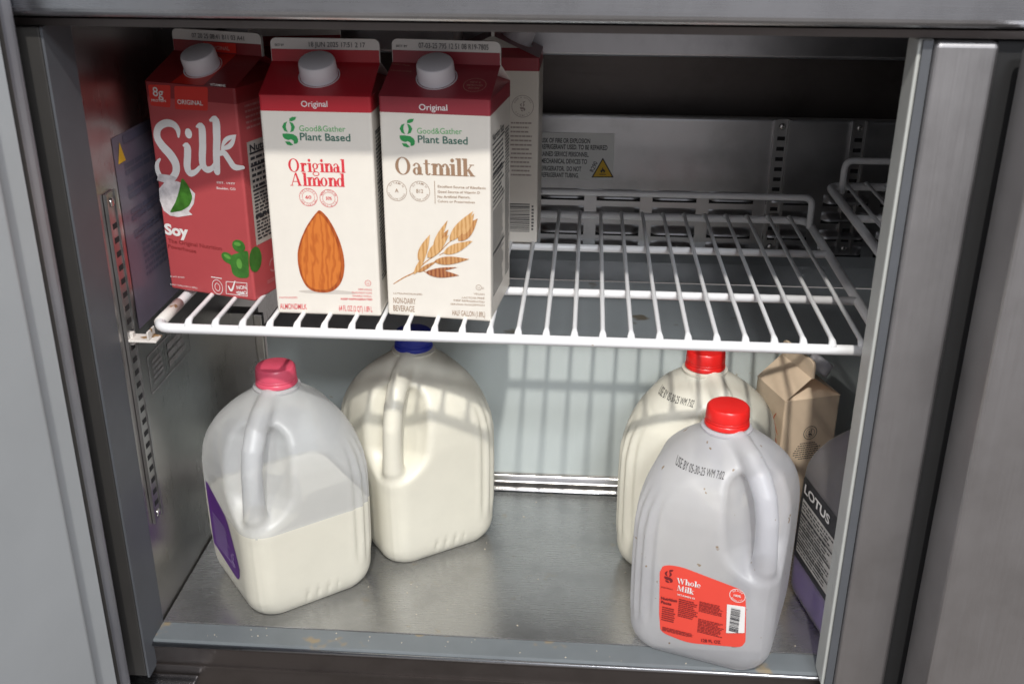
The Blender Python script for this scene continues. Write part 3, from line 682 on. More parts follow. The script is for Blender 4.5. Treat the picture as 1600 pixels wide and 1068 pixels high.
# ================================================================== CARTONS
def carton(label, loc, rz, board, band, band_z, group, w=CW, h=CH, rz_=RZ, ft=FT, gus=None, fin_mat=None, kind='milk_carton', capcol=CAPW, cap=True, cap_uv=(.047, .029), fin_w=None):
    T = empty(kind, label, 'carton', loc, rz, group); zb = h-band_z; gus = gus or board; fin_mat = fin_mat or BOARD_W
    m = w/2; ap = .017
    vs = [(0, 0, .0), (w, 0, .0), (w, w, .0), (0, w, .0), (0, 0, zb), (w, 0, zb), (w, w, zb), (0, w, zb), (0, 0, h), (w, 0, h), (w, w, h), (0, w, h)]
    fs = [(0, 3, 2, 1)]; ix = [0]
    for k in range(4):
        j = (k+1) % 4; fs.append((k, j, 4+j, 4+k)); ix.append(0); fs.append((4+k, 4+j, 8+j, 8+k)); ix.append(1)
    # slightly bowed walls
    body = mesh('body', vs, fs, [board, band], T, idx=ix); bevel(body, .0021, 3)
    t = .0016
    vs = [(0, 0, h), (w, 0, h), (w, w, h), (0, w, h), (0, m-t, rz_), (w, m-t, rz_), (w, m+t, rz_), (0, m+t, rz_)]
    fs = [(0, 1, 5, 4), (2, 3, 7, 6)]; ix = [0, 0]
    for sx, (p, q, r_, s_) in ((1, (1, 2, 6, 5)), (-1, (3, 0, 4, 7))):
        k = len(vs); X = w if sx > 0 else 0; xi = X-sx*ap*1.6
        # folded in gusset: apex drawn inward
        lo = .42
        A_, B_ = vs[p], vs[q]; vs += [(xi, m, rz_-.0015)]
        mA = tuple(A_[i]+(vs[k][i]-A_[i])*lo for i in range(3)); mB = tuple(B_[i]+(vs[k][i]-B_[i])*lo for i in range(3)); vs += [mA, mB]
        fs += [(p, q, k+2, k+1), (k+1, k+2, k), (p, k+1, k, s_ if sx > 0 else s_), (q, r_, k, k+2)]
        ix += [0, 1, 1, 1]
    roof = mesh('gable', vs, fs, [band, gus], T, idx=ix)
    # top fin: two glued panels with rounded upper corners
    fz = rz_+(ft-rz_)*.52; bm = bmesh.new(); nn = 5; cr_ = .005
    prof = [(0, rz_-.0005), (w, rz_-.0005)]+[(w-cr_+cr_*math.sin(R(90)*(1-k/nn))*1, ft-cr_+cr_*math.cos(R(90)*(1-k/nn))) for k in range(nn+1)]+[(cr_-cr_*math.sin(R(90)*k/nn), ft-cr_+cr_*math.cos(R(90)*k/nn)) for k in range(nn+1)]
    f_ = [bm.verts.new((x, m-t, z)) for x, z in prof]; b_ = [bm.verts.new((x, m+t, z)) for x, z in prof]
    bm.faces.new(f_); bm.faces.new(b_[::-1])
    for k in range(len(prof)): bm.faces.new((f_[k], b_[k], b_[(k+1) % len(prof)], f_[(k+1) % len(prof)]))
    fin = bm_obj('top_fin', bm, fin_mat, T)
    # printed lower half of the fin
    mesh('fin_print', [(0.0004, m-t-.0003, rz_-.0002), (w-.0004, m-t-.0003, rz_-.0002), (w-.0004, m-t-.0003, fz), (0.0004, m-t-.0003, fz)], [(0, 1, 2, 3)], band, fin)
    if cap:
        g = Vector((0, m, rz_-h)).normalized(); nrm = Vector((0, -g.z, g.y)); c = Vector((cap_uv[0], 0, h))+g*cap_uv[1]
        ax = nrm; M = Matrix.Translation(c) @ ax.to_track_quat('Z', 'Y').to_matrix().to_4x4()
        lathe('cap', [(0, .0162), (.0130, .0162), (.0148, .0155), (.0156, .0138), (.0160, .0030), (.0160, .0005)], capcol, T, 72, M, .006)
        lathe('spout_collar', [(.0165, .0003), (.0178, .0012), (.0178, .0003)], capcol, T, 40, M)
    return T
def date_code(T, a, b, h=.0045, s='07-03-25 795 12 51 08 R19-7805', mat=INK_K):
    pr = Print(F_FIN); pr.text(s, a, b, h); return pr.build('date_print', mat, T)

# ---- almond
G1 = 'plant milk cartons standing on the wire shelf'
A = carton('cream carton with bright red top and a big almond picture', (.1107, .0286, .0006), -.0082, BOARD, ALM_RED, .0132, G1, gus=BOARD_W, cap_uv=(.0463, .029))
pr = Print(F_FRONT); q = [(0.0361,0.1878),(0.0585,0.1882)]; pr.text('Original', q[0], q[1], .0052, .008, .0001); pr.build('lettering', INK_W, A)
pr = Print(F_FRONT); q = [(0.0246,0.1670)]; emblem(pr, q[0], .0245); pr.build('emblem', INK_G, A)
pr = Print(F_FRONT); q = [(0.0329,0.1672),(0.0725,0.1675)]; pr.text('Good&Gather', q[0], q[1], .0052, .004); pr.build('lettering', plain('leaf_green_ink', (.12, .42, .14), .45), A)
pr = Print(F_FRONT); q = [(0.0329,0.1596),(0.0764,0.1595)]; pr.text('Plant Based', q[0], q[1], .0065, .018); pr.build('lettering', INK_DG, A)
pr = Print(F_FRONT)
q = [(0.0207,0.1321),(0.0704,0.1322),(0.0219,0.1197),(0.0697,0.1198)]; serif(pr, 'Original', q[0], q[1], .0078); serif(pr, 'Almond', q[2], q[3], .0078)
for (cx_, t1, t2, mid) in ((482, 'CALORIES', 'PER SERVING', '60'), (514, 'CALCIUM', 'EXCELLENT', '50%')):
    pass
pr.build('lettering', INK_RED, A)
q = [(0.0364,0.1098),(0.0544,0.1092)]
for c_, t1, mid, t2 in ((q[0], 'CALORIES', '60', 'PER SERVING'), (q[1], 'MORE CALCIUM', '50%', 'THAN MILK')):
    pr = Print(F_FRONT); pr.ring(c_, .0080, .0004); pr.ring(c_, .0056, .0003); pr.arc(t1, c_, .0068, 160, 20, .0013); pr.arc(t2, c_, .0068, 200, 340, .0013, True)
    pr.text(mid, (c_[0]-.0026, c_[1]-.0014), (c_[0]+.0026, c_[1]-.0014), .0030, .02); pr.build('badge', INK_RED, A)
q = [(0.0849,0.0321)]; pr = Print(F_FRONT); pr.ring(q[0], .0028, .0004); pr.text('U', (q[0][0]-.001, q[0][1]-.0012), (q[0][0]+.001, q[0][1]-.0012), .0024)
q = [(0.0758,0.0251),(0.0880,0.0249),(0.0698,0.0218),(0.0878,0.0218),(0.0702,0.0187),(0.0877,0.0187),(0.0594,0.0153),(0.0881,0.0157),(0.0029,0.0145),(0.0194,0.0151),(0.0026,0.0045),(0.0275,0.0048),(0.0570,0.0046),(0.0876,0.0045)]
for i, (t, h_, b_) in enumerate((('SERVING', .0018, 0), ('SUGGESTION', .0018, 0), ('SHAKE WELL', .0018, 0), ('KEEP REFRIGERATED', .0018, .02), ('PASTEURIZED', .0018, 0), ('ALMONDMILK', .0055, .01), ('64 FL OZ (2 QT) 1.89 L', .0055, .01))):
    if i in (0, 4, 5, 6):
        if i: pr.build('small_print', INK_RED, A)
        else: pr.build('kosher_mark', INK_RED, A)
        pr = Print(F_FRONT)
    pr.text(t, q[2*i], q[2*i+1], h_, b_)
pr.build('small_print', INK_RED, A)
ao = [(0.0449,0.0987),(0.0397,0.0930),(0.0325,0.0830),(0.0265,0.0709),(0.0230,0.0601),(0.0223,0.0493),(0.0237,0.0384),(0.0278,0.0275),(0.0340,0.0225),(0.0438,0.0215),(0.0518,0.0228),(0.0587,0.0286),(0.0629,0.0370),(0.0648,0.0479),(0.0644,0.0587),(0.0619,0.0706),(0.0575,0.0824),(0.0524,0.0921),(0.0474,0.0975)]
ao = outline(ao, .004, 3)
pr = Print(F_FRONT); cx_ = sum(p[0] for p in ao)/len(ao); cz_ = sum(p[1] for p in ao)/len(ao)
pr.poly([(cx_+(p[0]-cx_)*1.25+.004, .0225+(p[1]-cz_)*.055) for p in ao]); pr.build('almond_picture', plain('soft_print_grey', (.55, .50, .45), .5), A)
ap_ = polys('almond_picture', [ao], F_FRONT, ALMOND_D, A, .0002)
polys('almond_core', [[(cx_-.0008+(p[0]-cx_)*.88, cz_+(p[1]-cz_)*.93) for p in ao]], F_FRONT, ALMOND, ap_, .0005)
pr = Print(F_SIDE); pr.lines((.012, .030), (.080, .165), 40, .55, 4); 
for z_ in (.165, .150, .120, .075): pr.rect((.010, z_), (.084, z_+.0012), .0002)
pr.build('nutrition_panel', INK_K, A)
date_code(A, (.004, .2306), (.012, .2306), .002, 'BEST BY'); date_code(A, (.034, .2305), (.083, .2305), .0042, '18 JUN 2025 17:51 2 17')
# ---- oat
def good_oat(label, loc, rz, group, back=False):
    return carton(label, loc, rz, BOARD, OAT_RED, .0132, group, gus=BOARD_W, cap_uv=(.0440, .029))
B = good_oat('cream carton with maroon top and an oat spray picture, right of the almond carton', (.2116, .033, .0006), -.1028, G1)
def oat_front(B):
    pr = Print(F_FRONT); q = [(0.0348,0.1867),(0.0590,0.1871)]; pr.text('Original', q[0], q[1], .0052, .008, .0001); pr.build('lettering', INK_W, B)
    pr = Print(F_FRONT); q = [(0.0237,0.1669)]; emblem(pr, q[0], .0245); pr.build('emblem', INK_G, B)
    pr = Print(F_FRONT); q = [(0.0325,0.1668),(0.0712,0.1679)]; pr.text('Good&Gather', q[0], q[1], .0052, .004); pr.build('lettering', bpy.data.materials['leaf_green_ink'], B)
    pr = Print(F_FRONT); q = [(0.0329,0.1592),(0.0760,0.1595)]; pr.text('Plant Based', q[0], q[1], .0065, .018); pr.build('lettering', INK_DG, B)
    pr = Print(F_FRONT)
    q = [(0.0121,0.1311),(0.0823,0.1323)]; serif(pr, 'Oatmilk', q[0], q[1], .0102)
    pr.build('lettering', INK_BR, B)
    q = [(0.0127,0.1164),(0.0332,0.1170)]
    for c_, mid in ((q[0], 'A'), (q[1], 'B12')):
        pr = Print(F_FRONT); pr.ring(c_, .0090, .0004); pr.arc('VITAMIN', c_, .0071, 150, 30, .0019); pr.arc('EXCELLENT SOURCE', c_, .0073, 195, 345, .0013, True)
        w_ = .0016 if mid == 'A' else .0030; pr.text(mid, (c_[0]-w_, c_[1]-.0014), (c_[0]+w_, c_[1]-.0014), .0034, .015); pr.build('badge', INK_BR, B)
    pr = Print(F_FRONT); q = [(0.0465,0.1266),(0.0466,0.1069)]; pr.stroke([(*q[0], .0005), (*q[1], .0005)], sub=1)
    q = [(0.0492,0.1212),(0.0911,0.1217),(0.0491,0.1166),(0.0861,0.1175),(0.0489,0.1121),(0.0777,0.1131),(0.0489,0.1081),(0.0815,0.1088)]
    for i, t in enumerate(('Excellent Source of Riboflavin', 'Good Source of Vitamin D', 'No Artificial Flavors,', 'Colors or Preservatives')): pr.text(t, q[2*i], q[2*i+1], .0022, .012)
    pr.build('claims_text', INK_BR, B); pr = Print(F_FRONT)
    q = [(0.0843,0.0323),(0.0883,0.0320)]; pr.ring(q[0], .0026, .0004); pr.text('U', (q[0][0]-.001, q[0][1]-.001), (q[0][0]+.001, q[0][1]-.001), .002); pr.text('D', (q[1][0]-.0008, q[1][1]-.001), (q[1][0]+.0008, q[1][1]-.001), .002)
    q = [(0.0796,0.0253),(0.0894,0.0254),(0.0690,0.0209),(0.0894,0.0217),(0.0614,0.0179),(0.0894,0.0181),(0.0584,0.0140),(0.0894,0.0150),(0.0059,0.0207),(0.0326,0.0214),(0.0055,0.0120),(0.0264,0.0123),(0.0052,0.0045),(0.0250,0.0047),(0.0599,0.0042),(0.0899,0.0046)]
    for i, (t, h_) in enumerate((('VEGAN', .0017), ('LACTOSE FREE', .0017), ('KEEP REFRIGERATED', .0017), ('SERVING SUGGESTION', .0017), ('ULTRA-PASTEURIZED', .0016), ('NON-DAIRY', .0058), ('BEVERAGE', .0058), ('HALF GALLON (1.89L)', .0052))):
        if i in (0, 4, 5, 7): pr.build('small_print' if i else 'kosher_mark', INK_BR, B); pr = Print(F_FRONT)
        pr.text(t, q[2*i], q[2*i+1], h_, .006)
    pr.build('small_print', INK_BR, B)
    # oat spray: stem, then overlapping spikelets
    q = [(0.0065,0.0305,0.00072),(0.0161,0.0371,0.00101),(0.0263,0.0430,0.00115),(0.0366,0.0531,0.00086),(0.0481,0.0619,0.00086),(0.0582,0.0725,0.00072),(0.0695,0.0803,0.00058)]
    pr = Print(F_FRONT); pr.stroke(q)
    q = [(0.0278,0.0431,0.00072),(0.0408,0.0498,0.00086),(0.0465,0.0545,0.00058)]; pr.stroke(q)
    q = [(0.0321,0.0463,0.00058),(0.0363,0.0436,0.00072),(0.0406,0.0432,0.00058)]; pr.stroke(q)
    q = [(0.0495,0.0605,0.00058),(0.0538,0.0629,0.00072),(0.0566,0.0638,0.00058)]; pr.stroke(q)
    op = pr.build('oat_picture', OATS[1], B)
    g = [(0.0302,0.0542,0.00720),(0.0413,0.0789,0.00000),(0.0441,0.0674,0.00490),(0.0575,0.0929,0.00000),(0.0384,0.0572,0.00836),(0.0583,0.0796,0.00000),(0.0469,0.0675,0.00576),(0.0581,0.0846,0.00000),(0.0589,0.0740,0.00864),(0.0801,0.1022,0.00000),(0.0666,0.0745,0.01009),(0.0840,0.0958,0.00000),(0.0708,0.0804,0.00576),(0.0810,0.1003,0.00000),(0.0531,0.0622,0.00807),(0.0794,0.0752,0.00000),(0.0552,0.0645,0.00375),(0.0777,0.0756,0.00000),(0.0444,0.0541,0.00749),(0.0761,0.0584,0.00000),(0.0363,0.0436,0.00749),(0.0669,0.0426,0.00000),(0.0392,0.0450,0.00317),(0.0656,0.0502,0.00000),(0.0255,0.0407,0.00432),(0.0386,0.0634,0.00000),(0.0292,0.0431,0.00375),(0.0458,0.0545,0.00000)]
    lay = [[], [], []]
    for k, c3 in enumerate((0, 0, 0, 1, 0, 1, 0, 0, 2, 1, 2, 2, 0, 1)): lay[c3].append((g[2*k], g[2*k+1]))
    for k in (0, 1, 2):
        pr = Print(F_FRONT)
        for a, b in lay[k]: pr.lens(a[:2], b[:2], a[2], .72, base=.0003+.00005*(3-k))
        pr.build('spikelet', OATS[k], op)
oat_front(B)
pr = Print(F_GABLE); q = [(0.0786,0.0201)]; pr.ring(q[0], .0098, .0005)
for i, t in enumerate(('NEW &', 'IMPROVED', 'RECIPE')): w_ = (.0045, .0068, .0048)[i]; pr.text(t, (q[0][0]-w_, q[0][1]+.0030-i*.0042), (q[0][0]+w_, q[0][1]+.0030-i*.0042), .0024, .01)
q = [(0.0002,0.0465),(0.0166,0.0444),(0.0014,0.0366),(0.0203,0.0358)]; pr.text('DAIRY FREE', q[0], q[1], .0020); pr.text('PLANT BASED OAT DRINK', q[2], q[3], .0018)
pr.build('lettering', plain('tan_ink', (.50, .28, .22), .5), B)
pr = Print(F_SIDE); pr.text('Nutrition Facts', (.010, .160), (.062, .160), .0070, .02); pr.lines((.010, .105), (.062, .155), 12, .5, 5); pr.lines((.010, .020), (.062, .100), 26, .5, 6); pr.lines((.068, .020), (.090, .160), 46, .5, 7)
for z_ in (.157, .130, .103, .060): pr.rect((.008, z_), (.064, z_+.0014), .0002)
pr.build('nutrition_panel', INK_K, B)
date_code(B, (.004, .2306), (.014, .2306), .002, 'BEST BY'); date_code(B, (.024, .2305), (.085, .2305), .0046)
# ---- second oat carton standing sideways behind
D = good_oat('cream carton with maroon top standing sideways behind the oat carton, barcode showing', (.336, .252, .0006), R(90), G1)
F_BACKSIDE = lambda u, v, o=0: Vector((-o, CW-u, v))   # its left side panel now faces the camera
pr = Print(F_BACKSIDE); q = [(.0790-.0, .1445)]; c_ = (.0785, .1480)
pr.ring(c_, .0115, .0005); pr.arc('GOOD & GATHER', c_, .0093, 160, 20, .0017); pr.arc('PROMISE', c_, .0093, 215, 325, .0017, True); emblem(pr, c_, .0105)
rr_ = random.Random(5)
for i in range(13): w_ = rr_.uniform(.011, .0128); Print.lines(pr, (c_[0]-w_, .1290-i*.0046), (c_[0]+w_, .1290-i*.0046+.0034), 1, .5, 30+i, .06, .2)
pr.build('lettering', INK_FAINT, D)
pr = Print(F_BACKSIDE); pr.barcode((.055, .0125), (.0870, .0440), 4, True); pr.lines((.0890, .014), (.0915, .043), 8, .6, 3); pr.build('barcode', INK_K, D)
# ---- soy carton
E_ = carton('brick red carton by the left wall with big white script lettering', (-.009, .083, .0006), -.30, SOY_RED, plain('deep_red_board', (.26, .02, .025), .36, var=.08), .0135, G1, gus=OAT_RED, cap_uv=(.0460, .0275))
pr = Print(F_FRONT)
pr.stroke([(0.0302,0.1498,0.00217),(0.0304,0.1562,0.00559),(0.0258,0.1607,0.00652),(0.0176,0.1609,0.00683),(0.0091,0.1560,0.00683),(0.0066,0.1474,0.00776),(0.0115,0.1393,0.00869),(0.0188,0.1323,0.00931),(0.0235,0.1242,0.00869),(0.0218,0.1154,0.00714),(0.0143,0.1087,0.00621),(0.0059,0.1091,0.00590),(0.0021,0.1158,0.00528),(0.0028,0.1230,0.00403),(0.0064,0.1271,0.00217)])
pr.stroke([(0.0346,0.1421,0.00217),(0.0385,0.1417,0.00714),(0.0376,0.1324,0.00745),(0.0359,0.1230,0.00745),(0.0380,0.1173,0.00652),(0.0441,0.1188,0.00466),(0.0497,0.1236,0.00372)])
pr.stroke([(0.0516,0.1607,0.00248),(0.0567,0.1607,0.00714),(0.0558,0.1463,0.00745),(0.0538,0.1339,0.00745),(0.0535,0.1262,0.00714),(0.0573,0.1223,0.00621),(0.0630,0.1241,0.00466),(0.0665,0.1282,0.00372)])
pr.stroke([(0.0668,0.1674,0.00248),(0.0725,0.1679,0.00745),(0.0716,0.1522,0.00776),(0.0693,0.1369,0.00745),(0.0680,0.1215,0.00683)])
pr.stroke([(0.0707,0.1370,0.00310),(0.0774,0.1394,0.00559),(0.0824,0.1335,0.00590),(0.0873,0.1276,0.00590),(0.0967,0.1281,0.00310)])
q = [(0.0417,0.1537,0.00419),(0.0745,0.1416,0.01086),(0.0925,0.1569,0.00000),(0.0785,0.1456,0.00078),(0.0878,0.1527,0.00047)]
pr.disc(q[0][:2], .0038, .0046); pr.lens(q[1][:2], q[2][:2], q[1][2]*.95, .95); pr.build('lettering', INK_W, E_, 'big white script word')
pr = Print(F_FRONT); pr.lens(q[3][:2], q[4][:2], .0014, 1, base=.0004); pr.build('leaf_vein', SOY_RED, E_)
pr = Print(F_FRONT)
pr.poly(outline([(0.0038,0.1943),(0.0283,0.1954),(0.0253,0.1754),(0.0037,0.1758)], .002, 3)); pr.poly(outline([(0.0322,0.1950),(0.0679,0.1963),(0.0652,0.1757),(0.0302,0.1745)], .002, 3)); pr.build('tag', TAG_RED, E_)
pr = Print(F_GABLE); pr.poly([(.0285, .0006), (.0630, .0006), (.0680, .050), (.0400, .050)]); pr.build('tag', TAG_RED, E_)
pr = Print(F_FIN); pr.rect((.0340, .2190), (.0690, .2276), .0006); pr.build('tag', TAG_RED, E_)
pr = Print(F_FRONT); q = [(0.0081,0.1848),(0.0193,0.1841),(0.0058,0.1796),(0.0214,0.1801),(0.0340,0.1794),(0.0610,0.1801),(0.0708,0.1980),(0.0867,0.1979)]
pr.text('8g', q[0], q[1], .0085, .008, .0003); pr.text('PROTEIN', q[2], q[3], .0022, .01, .0003); pr.text('ORIGINAL', q[4], q[5], .0042, .01, .0003); pr.text('VITAMINS', q[6], q[7], .0022, .01, .0003)
pr.build('tag_text', INK_W, E_); pr = Print(F_FRONT)
q = [(0.0014,0.0552),(0.0282,0.0552),(0.0666,0.1106),(0.0861,0.1113),(0.0656,0.1052),(0.0859,0.1061)]
pr.text('Soy', q[0], q[1], .0105, .045); pr.text('EST. 1977', q[2], q[3], .0018, .01); pr.text('Boulder, CO', q[4], q[5], .0022, .01)
q = [(0.0007,0.0118),(0.0174,0.0129),(-0.0005,0.0036),(0.0306,0.0040),(0.0542,0.0090),(0.0638,0.0027),(0.0873,0.0044),(0.0654,0.0165),(0.0887,0.0172)]
pr.text('PLANT BASED', q[0], q[1], .0014); pr.text('HALF GALLON (1.89L)', q[2], q[3], .0016)
pr.build('small_print', INK_W, E_); pr = Print(F_FRONT)
c_ = q[4][:2]; pr.ring(c_, .0060, .0005, .0075); pr.ring(c_, .0030, .0005, .0040); pr.rect((c_[0]-.006, c_[1]+.009), (c_[0]+.006, c_[1]+.0098))
pr.build('certification_mark', INK_W, E_); pr = Print(F_FRONT)
q2 = [(0.0648,0.0160),(0.0880,0.0176),(0.0869,0.0044),(0.0633,0.0037)]; w0 = [(q2[0], q2[1]), (q2[1], q2[2]), (q2[2], q2[3]), (q2[3], q2[0])]
for a, b in w0: pr.stroke([(*a[:2], .0006), (*b[:2], .0006)], sub=1)
pr.text('NON', (q2[0][0]+.0115, q2[0][1]-.0060), (q2[1][0]-.001, q2[1][1]-.0060), .0036, .02); pr.text('GMO', (q2[0][0]+.0115, q2[0][1]-.0115), (q2[1][0]-.001, q2[1][1]-.0115), .0036, .02); pr.lines((q2[3][0]+.0115, q2[2][1]+.001), (q2[2][0]-.001, q2[2][1]+.0035), 2, .6, 4)
pr.stroke([(q2[0][0]+.002, q2[3][1]+.008, .0012), (q2[0][0]+.005, q2[3][1]+.004, .002), (q2[0][0]+.010, q2[3][1]+.014, .001)])
pr.build('certification_mark', INK_W, E_)
pr = Print(F_FRONT); q = [(0.0036,0.0469),(0.0639,0.0464),(0.0028,0.0414),(0.0346,0.0401)]; pr.text('The Original Nutrition', q[0], q[1], .0040, .012); pr.text('Powerhouse', q[2], q[3], .0040, .012); pr.build('lettering', INK_DR, E_)
pr = Print(F_FRONT); q = [(0.0088,0.1060),(0.0009,0.0988),(0.0003,0.0875),(0.0030,0.0781),(0.0100,0.0740),(0.0185,0.0736),(0.0273,0.0756),(0.0354,0.0777),(0.0317,0.0805),(0.0384,0.0884),(0.0413,0.0982),(0.0334,0.1053),(0.0226,0.1082)]; pr.poly(q, .0001)
pr.poly([(0.0032,0.1133),(0.0159,0.1130),(0.0235,0.1114),(0.0187,0.1067),(0.0091,0.1051),(-0.0001,0.1067)], .0001); pr.build('coconut_picture', plain('coconut_print', (.66, .62, .62), .45, var=.25, vs=120), E_)
pr = Print(F_FRONT); pr.poly(outline([(0.0289,0.1127),(0.0355,0.1048),(0.0382,0.0948),(0.0337,0.0863),(0.0242,0.0804),(0.0097,0.0769),(0.0181,0.0878),(0.0240,0.0996)], .003, 3), .0004); pr.build('leaf_picture', LEAFG, E_)
pr = Print(F_FRONT)
q = [(0.0833,0.0534,0.00745),(0.0696,0.0403,0.00466),(0.0851,0.0341,0.00466)]
pr.poly(outline([(0.0733,0.0432),(0.0934,0.0507),(0.0912,0.0233),(0.0800,0.0215),(0.0729,0.0242),(0.0722,0.0340),(0.0686,0.0352)], .004, 4), .0002)
pr.disc(q[0][:2], .0070, .0060, base=.0003); pr.disc(q[1][:2], .0068, .0050, rot=-.4, base=.0004); bp_ = pr.build('soybean_picture', BEANG, E_)
pr = Print(F_FRONT); LT_ = plain('bean_highlight', (.13, .36, .06), .4, var=.2)
pr.disc((q[0][0]-.001, q[0][1]+.0018), .0036, .0020, base=.0006); pr.disc((q[1][0], q[1][1]+.0012), .0040, .0018, rot=-.4, base=.0006); pr.disc((q[2][0]-.003, q[2][1]+.002), .0030, .0050, base=.0006); pr.build('highlight', LT_, bp_)
# soy side panel
pr = Print(F_SIDE); pr.rect((.010, .052), (.090, .148)); sp_ = pr.build('nutrition_panel', PANELW, E_)
pr = Print(lift(F_SIDE, .0003)); pr.text('Nutrition Facts', (.013, .139), (.088, .139), .0065, .03, .0003); pr.lines((.013, .104), (.088, .135), 6, .5, 11); pr.lines((.013, .056), (.088, .101), 14, .5, 12)
for z_ in (.1365, .125, .1025, .078): pr.rect((.012, z_), (.089, z_+.0016), .0003)
pr.build('lettering', INK_K, sp_)
pr = Print(F_SIDE); pr.lines((.012, .158), (.060, .182), 5, .4, 15); 
for a0 in (90, 210, 330): pr.ring((.034, .026), .0070, .0018, a0=a0, a1=a0+85, n=8)
pr.lines((.022, .010), (.046, .014), 2, .5, 2); pr.build('lettering', plain('pale_pink_ink', (.52, .22, .22), .5), E_)
pr = Print(F_SIDE); pr.disc((.006, .040), .0100, .0120, base=.0001); pr.build('soybean_picture', BEANG, E_)
pr = Print(F_FIN); pr.text('07 20 25 08:41 B11 03 A41', (.022, .2305), (.078, .2305), .0042); pr.build('date_print', INK_K, E_)
pr = Print(F_FIN); pr.text('ORIGINAL', (.040, .2212), (.062, .2212), .0034, .01, .0009); pr.build('lettering', plain('pale_pink_ink', (.62, .35, .33), .5), E_)
pr = Print(F_GABLE); q = [(0.0756,0.0286)]; pr.ring((.0790, .030), .0085, .0006, .0105); pr.text('PLANT', (.0735, .032), (.0845, .032), .003); pr.text('BASED', (.0735, .027), (.0845, .027), .003); pr.build('lettering', OAT_RED, E_)
# ---- red carton in the dark behind
carton('red carton in the dark at the back, behind the soy carton', (.044, .215, .0006), .24, SOY_RED, bpy.data.materials['deep_red_board'], .0135, G1, gus=OAT_RED, cap=False, h=.181, rz_=.203, ft=.2225)
# ---- small tan carton on the floor, pinched gable
K = carton('small tan carton with a white cap and a pinched open gable on the fridge floor', (.6070, .178, FZ+.0006), .35, BOARD_TAN, BOARD_TAN, .02, None, w=.066, h=.172, rz_=.198, ft=.216, gus=BOARD_TAN, fin_mat=BOARD_TAN, cap=False)
K.rotation_euler = (0, 0, .33)
# its gable ridge runs front to back: turn the roof by a quarter
for ch in list(K.children):
    if ch.name.startswith(('gable', 'top_fin')):
        w_ = .066
        for v in ch.data.vertices: x, y = v.co.x, v.co.y; v.co.x, v.co.y = w_-y, x
        for c2 in ch.children:
            for v in c2.data.vertices: x, y = v.co.x, v.co.y; v.co.x, v.co.y = w_-y, x
        for v in ch.data.vertices:
            if v.co.z > .195: v.co.x -= .006; v.co.y -= .004
        for c2 in ch.children:
            for v in c2.data.vertices:
                if v.co.z > .195: v.co.x -= .006; v.co.y -= .004
        if ch.name.startswith('gable'): pass
M = Matrix.Translation((.050, .030, .190)) @ Vector((.62, .05, .78)).normalized().to_track_quat('Z', 'Y').to_matrix().to_4x4()
lathe('cap', [(0, .0150), (.0118, .0150), (.0132, .0138), (.0140, .0010), (.0140, 0)], CAPW, K, 60, M, .012)
F_K = lambda u, v, o=0: Vector((u, -o, v))
pr = Print(F_K); c_ = (.0345, .130); pr.ring(c_, .0082, .0007); pr.ring(c_, .0055, .0004); emblem(pr, c_, .0085)
rr_ = random.Random(8)
for i in range(8): w_ = (.011, .0135, .0150, .0165, .0180, .0180, .0150, .011)[i]; pr.lines((c_[0]-w_, .1165-i*.0027), (c_[0]+w_, .1165-i*.0027+.0021), 1, .5, 60+i, .04, .12)
pr.ring((.010, .036), .0045, .0009); pr.build('lettering', plain('charcoal_ink', (.07, .06, .06), .5), K)
F_KL = lambda u, v, o=0: Vector((-o, .066-u, v))
pr = Print(F_KL); 
pr.stroke([(.050, .150, .001), (.046, .142, .002), (.052, .134, .0018), (.057, .128, .001)]); pr.stroke([(.046, .132, .001), (.054, .122, .002), (.058, .116, .001)])
pr.poly([(.040, .096), (.056, .100), (.058, .084), (.052, .070), (.040, .074)]); pr.build('lettering', plain('orange_ink', (.70, .13, .04), .45), K)
F_KG = lambda u, v, o=0: Vector((-.0005-o+.0, .066-u, v))

# ================================================================== JUGS
G2 = 'gallon milk jugs on the refrigerator floor'
def jug(label, loc, deg, shell, cap, milk, neckcol=None):
    J = empty('milk_jug', label, 'milk jug', (*loc, FZ+.0004), R(deg), G2)
    me = jug_me.copy() if jug_me.users else jug_me; me.materials.clear(); o = link('shell', me, shell, J)
    if milk is not None:
        me.materials.append(SHELL_F)      # wall wetted by milk from inside up to the fill line
        cz = np.zeros(len(me.polygons)*3); me.polygons.foreach_get('center', cz)
        me.polygons.foreach_set('material_index', (cz[2::3] < milk[0]-.0005).astype(np.int32))
        mm = field_mesh('milk', milk_f(*milk), BX[0], BX[1], .0024); link('milk', mm, MILK, J)
    lathe('neck_ring', [(.0195, .2195), (.0228, .2202), (.0232, .2228), (.0195, .2238)], shell, J, 40)
    ck_ = lathe('cap', [(0, .2440), (.0148, .2442), (.0176, .2436), (.0190, .2418), (.0196, .2325)], cap, J, 96, None, .020)
    lathe('tamper_ring', [(.0190, .2327), (.0198, .2318), (.0200, .2305), (.0194, .2296), (.0202, .2288), (.0206, .2256), (.0200, .2246)], cap, J, 60)
    return J
JE = jug('empty translucent milk jug with a red cap and coral label, front right', (.523, .022), -18, SHELL_E, CAP_RED, None)
JL = jug('half full milk jug with a pink cap, nearest the left wall', (.089, .074), -52, SHELL, CAP_PINK, (.099, .0))
JB = jug('full milk jug with a blue cap, second from the left', (.210, .172), -55, SHELL_F, CAP_BLUE, (.200,))
JR = jug('full milk jug with a red cap behind the empty jug', (.515, .147), -25, SHELL_F, CAP_RED, (.186,))
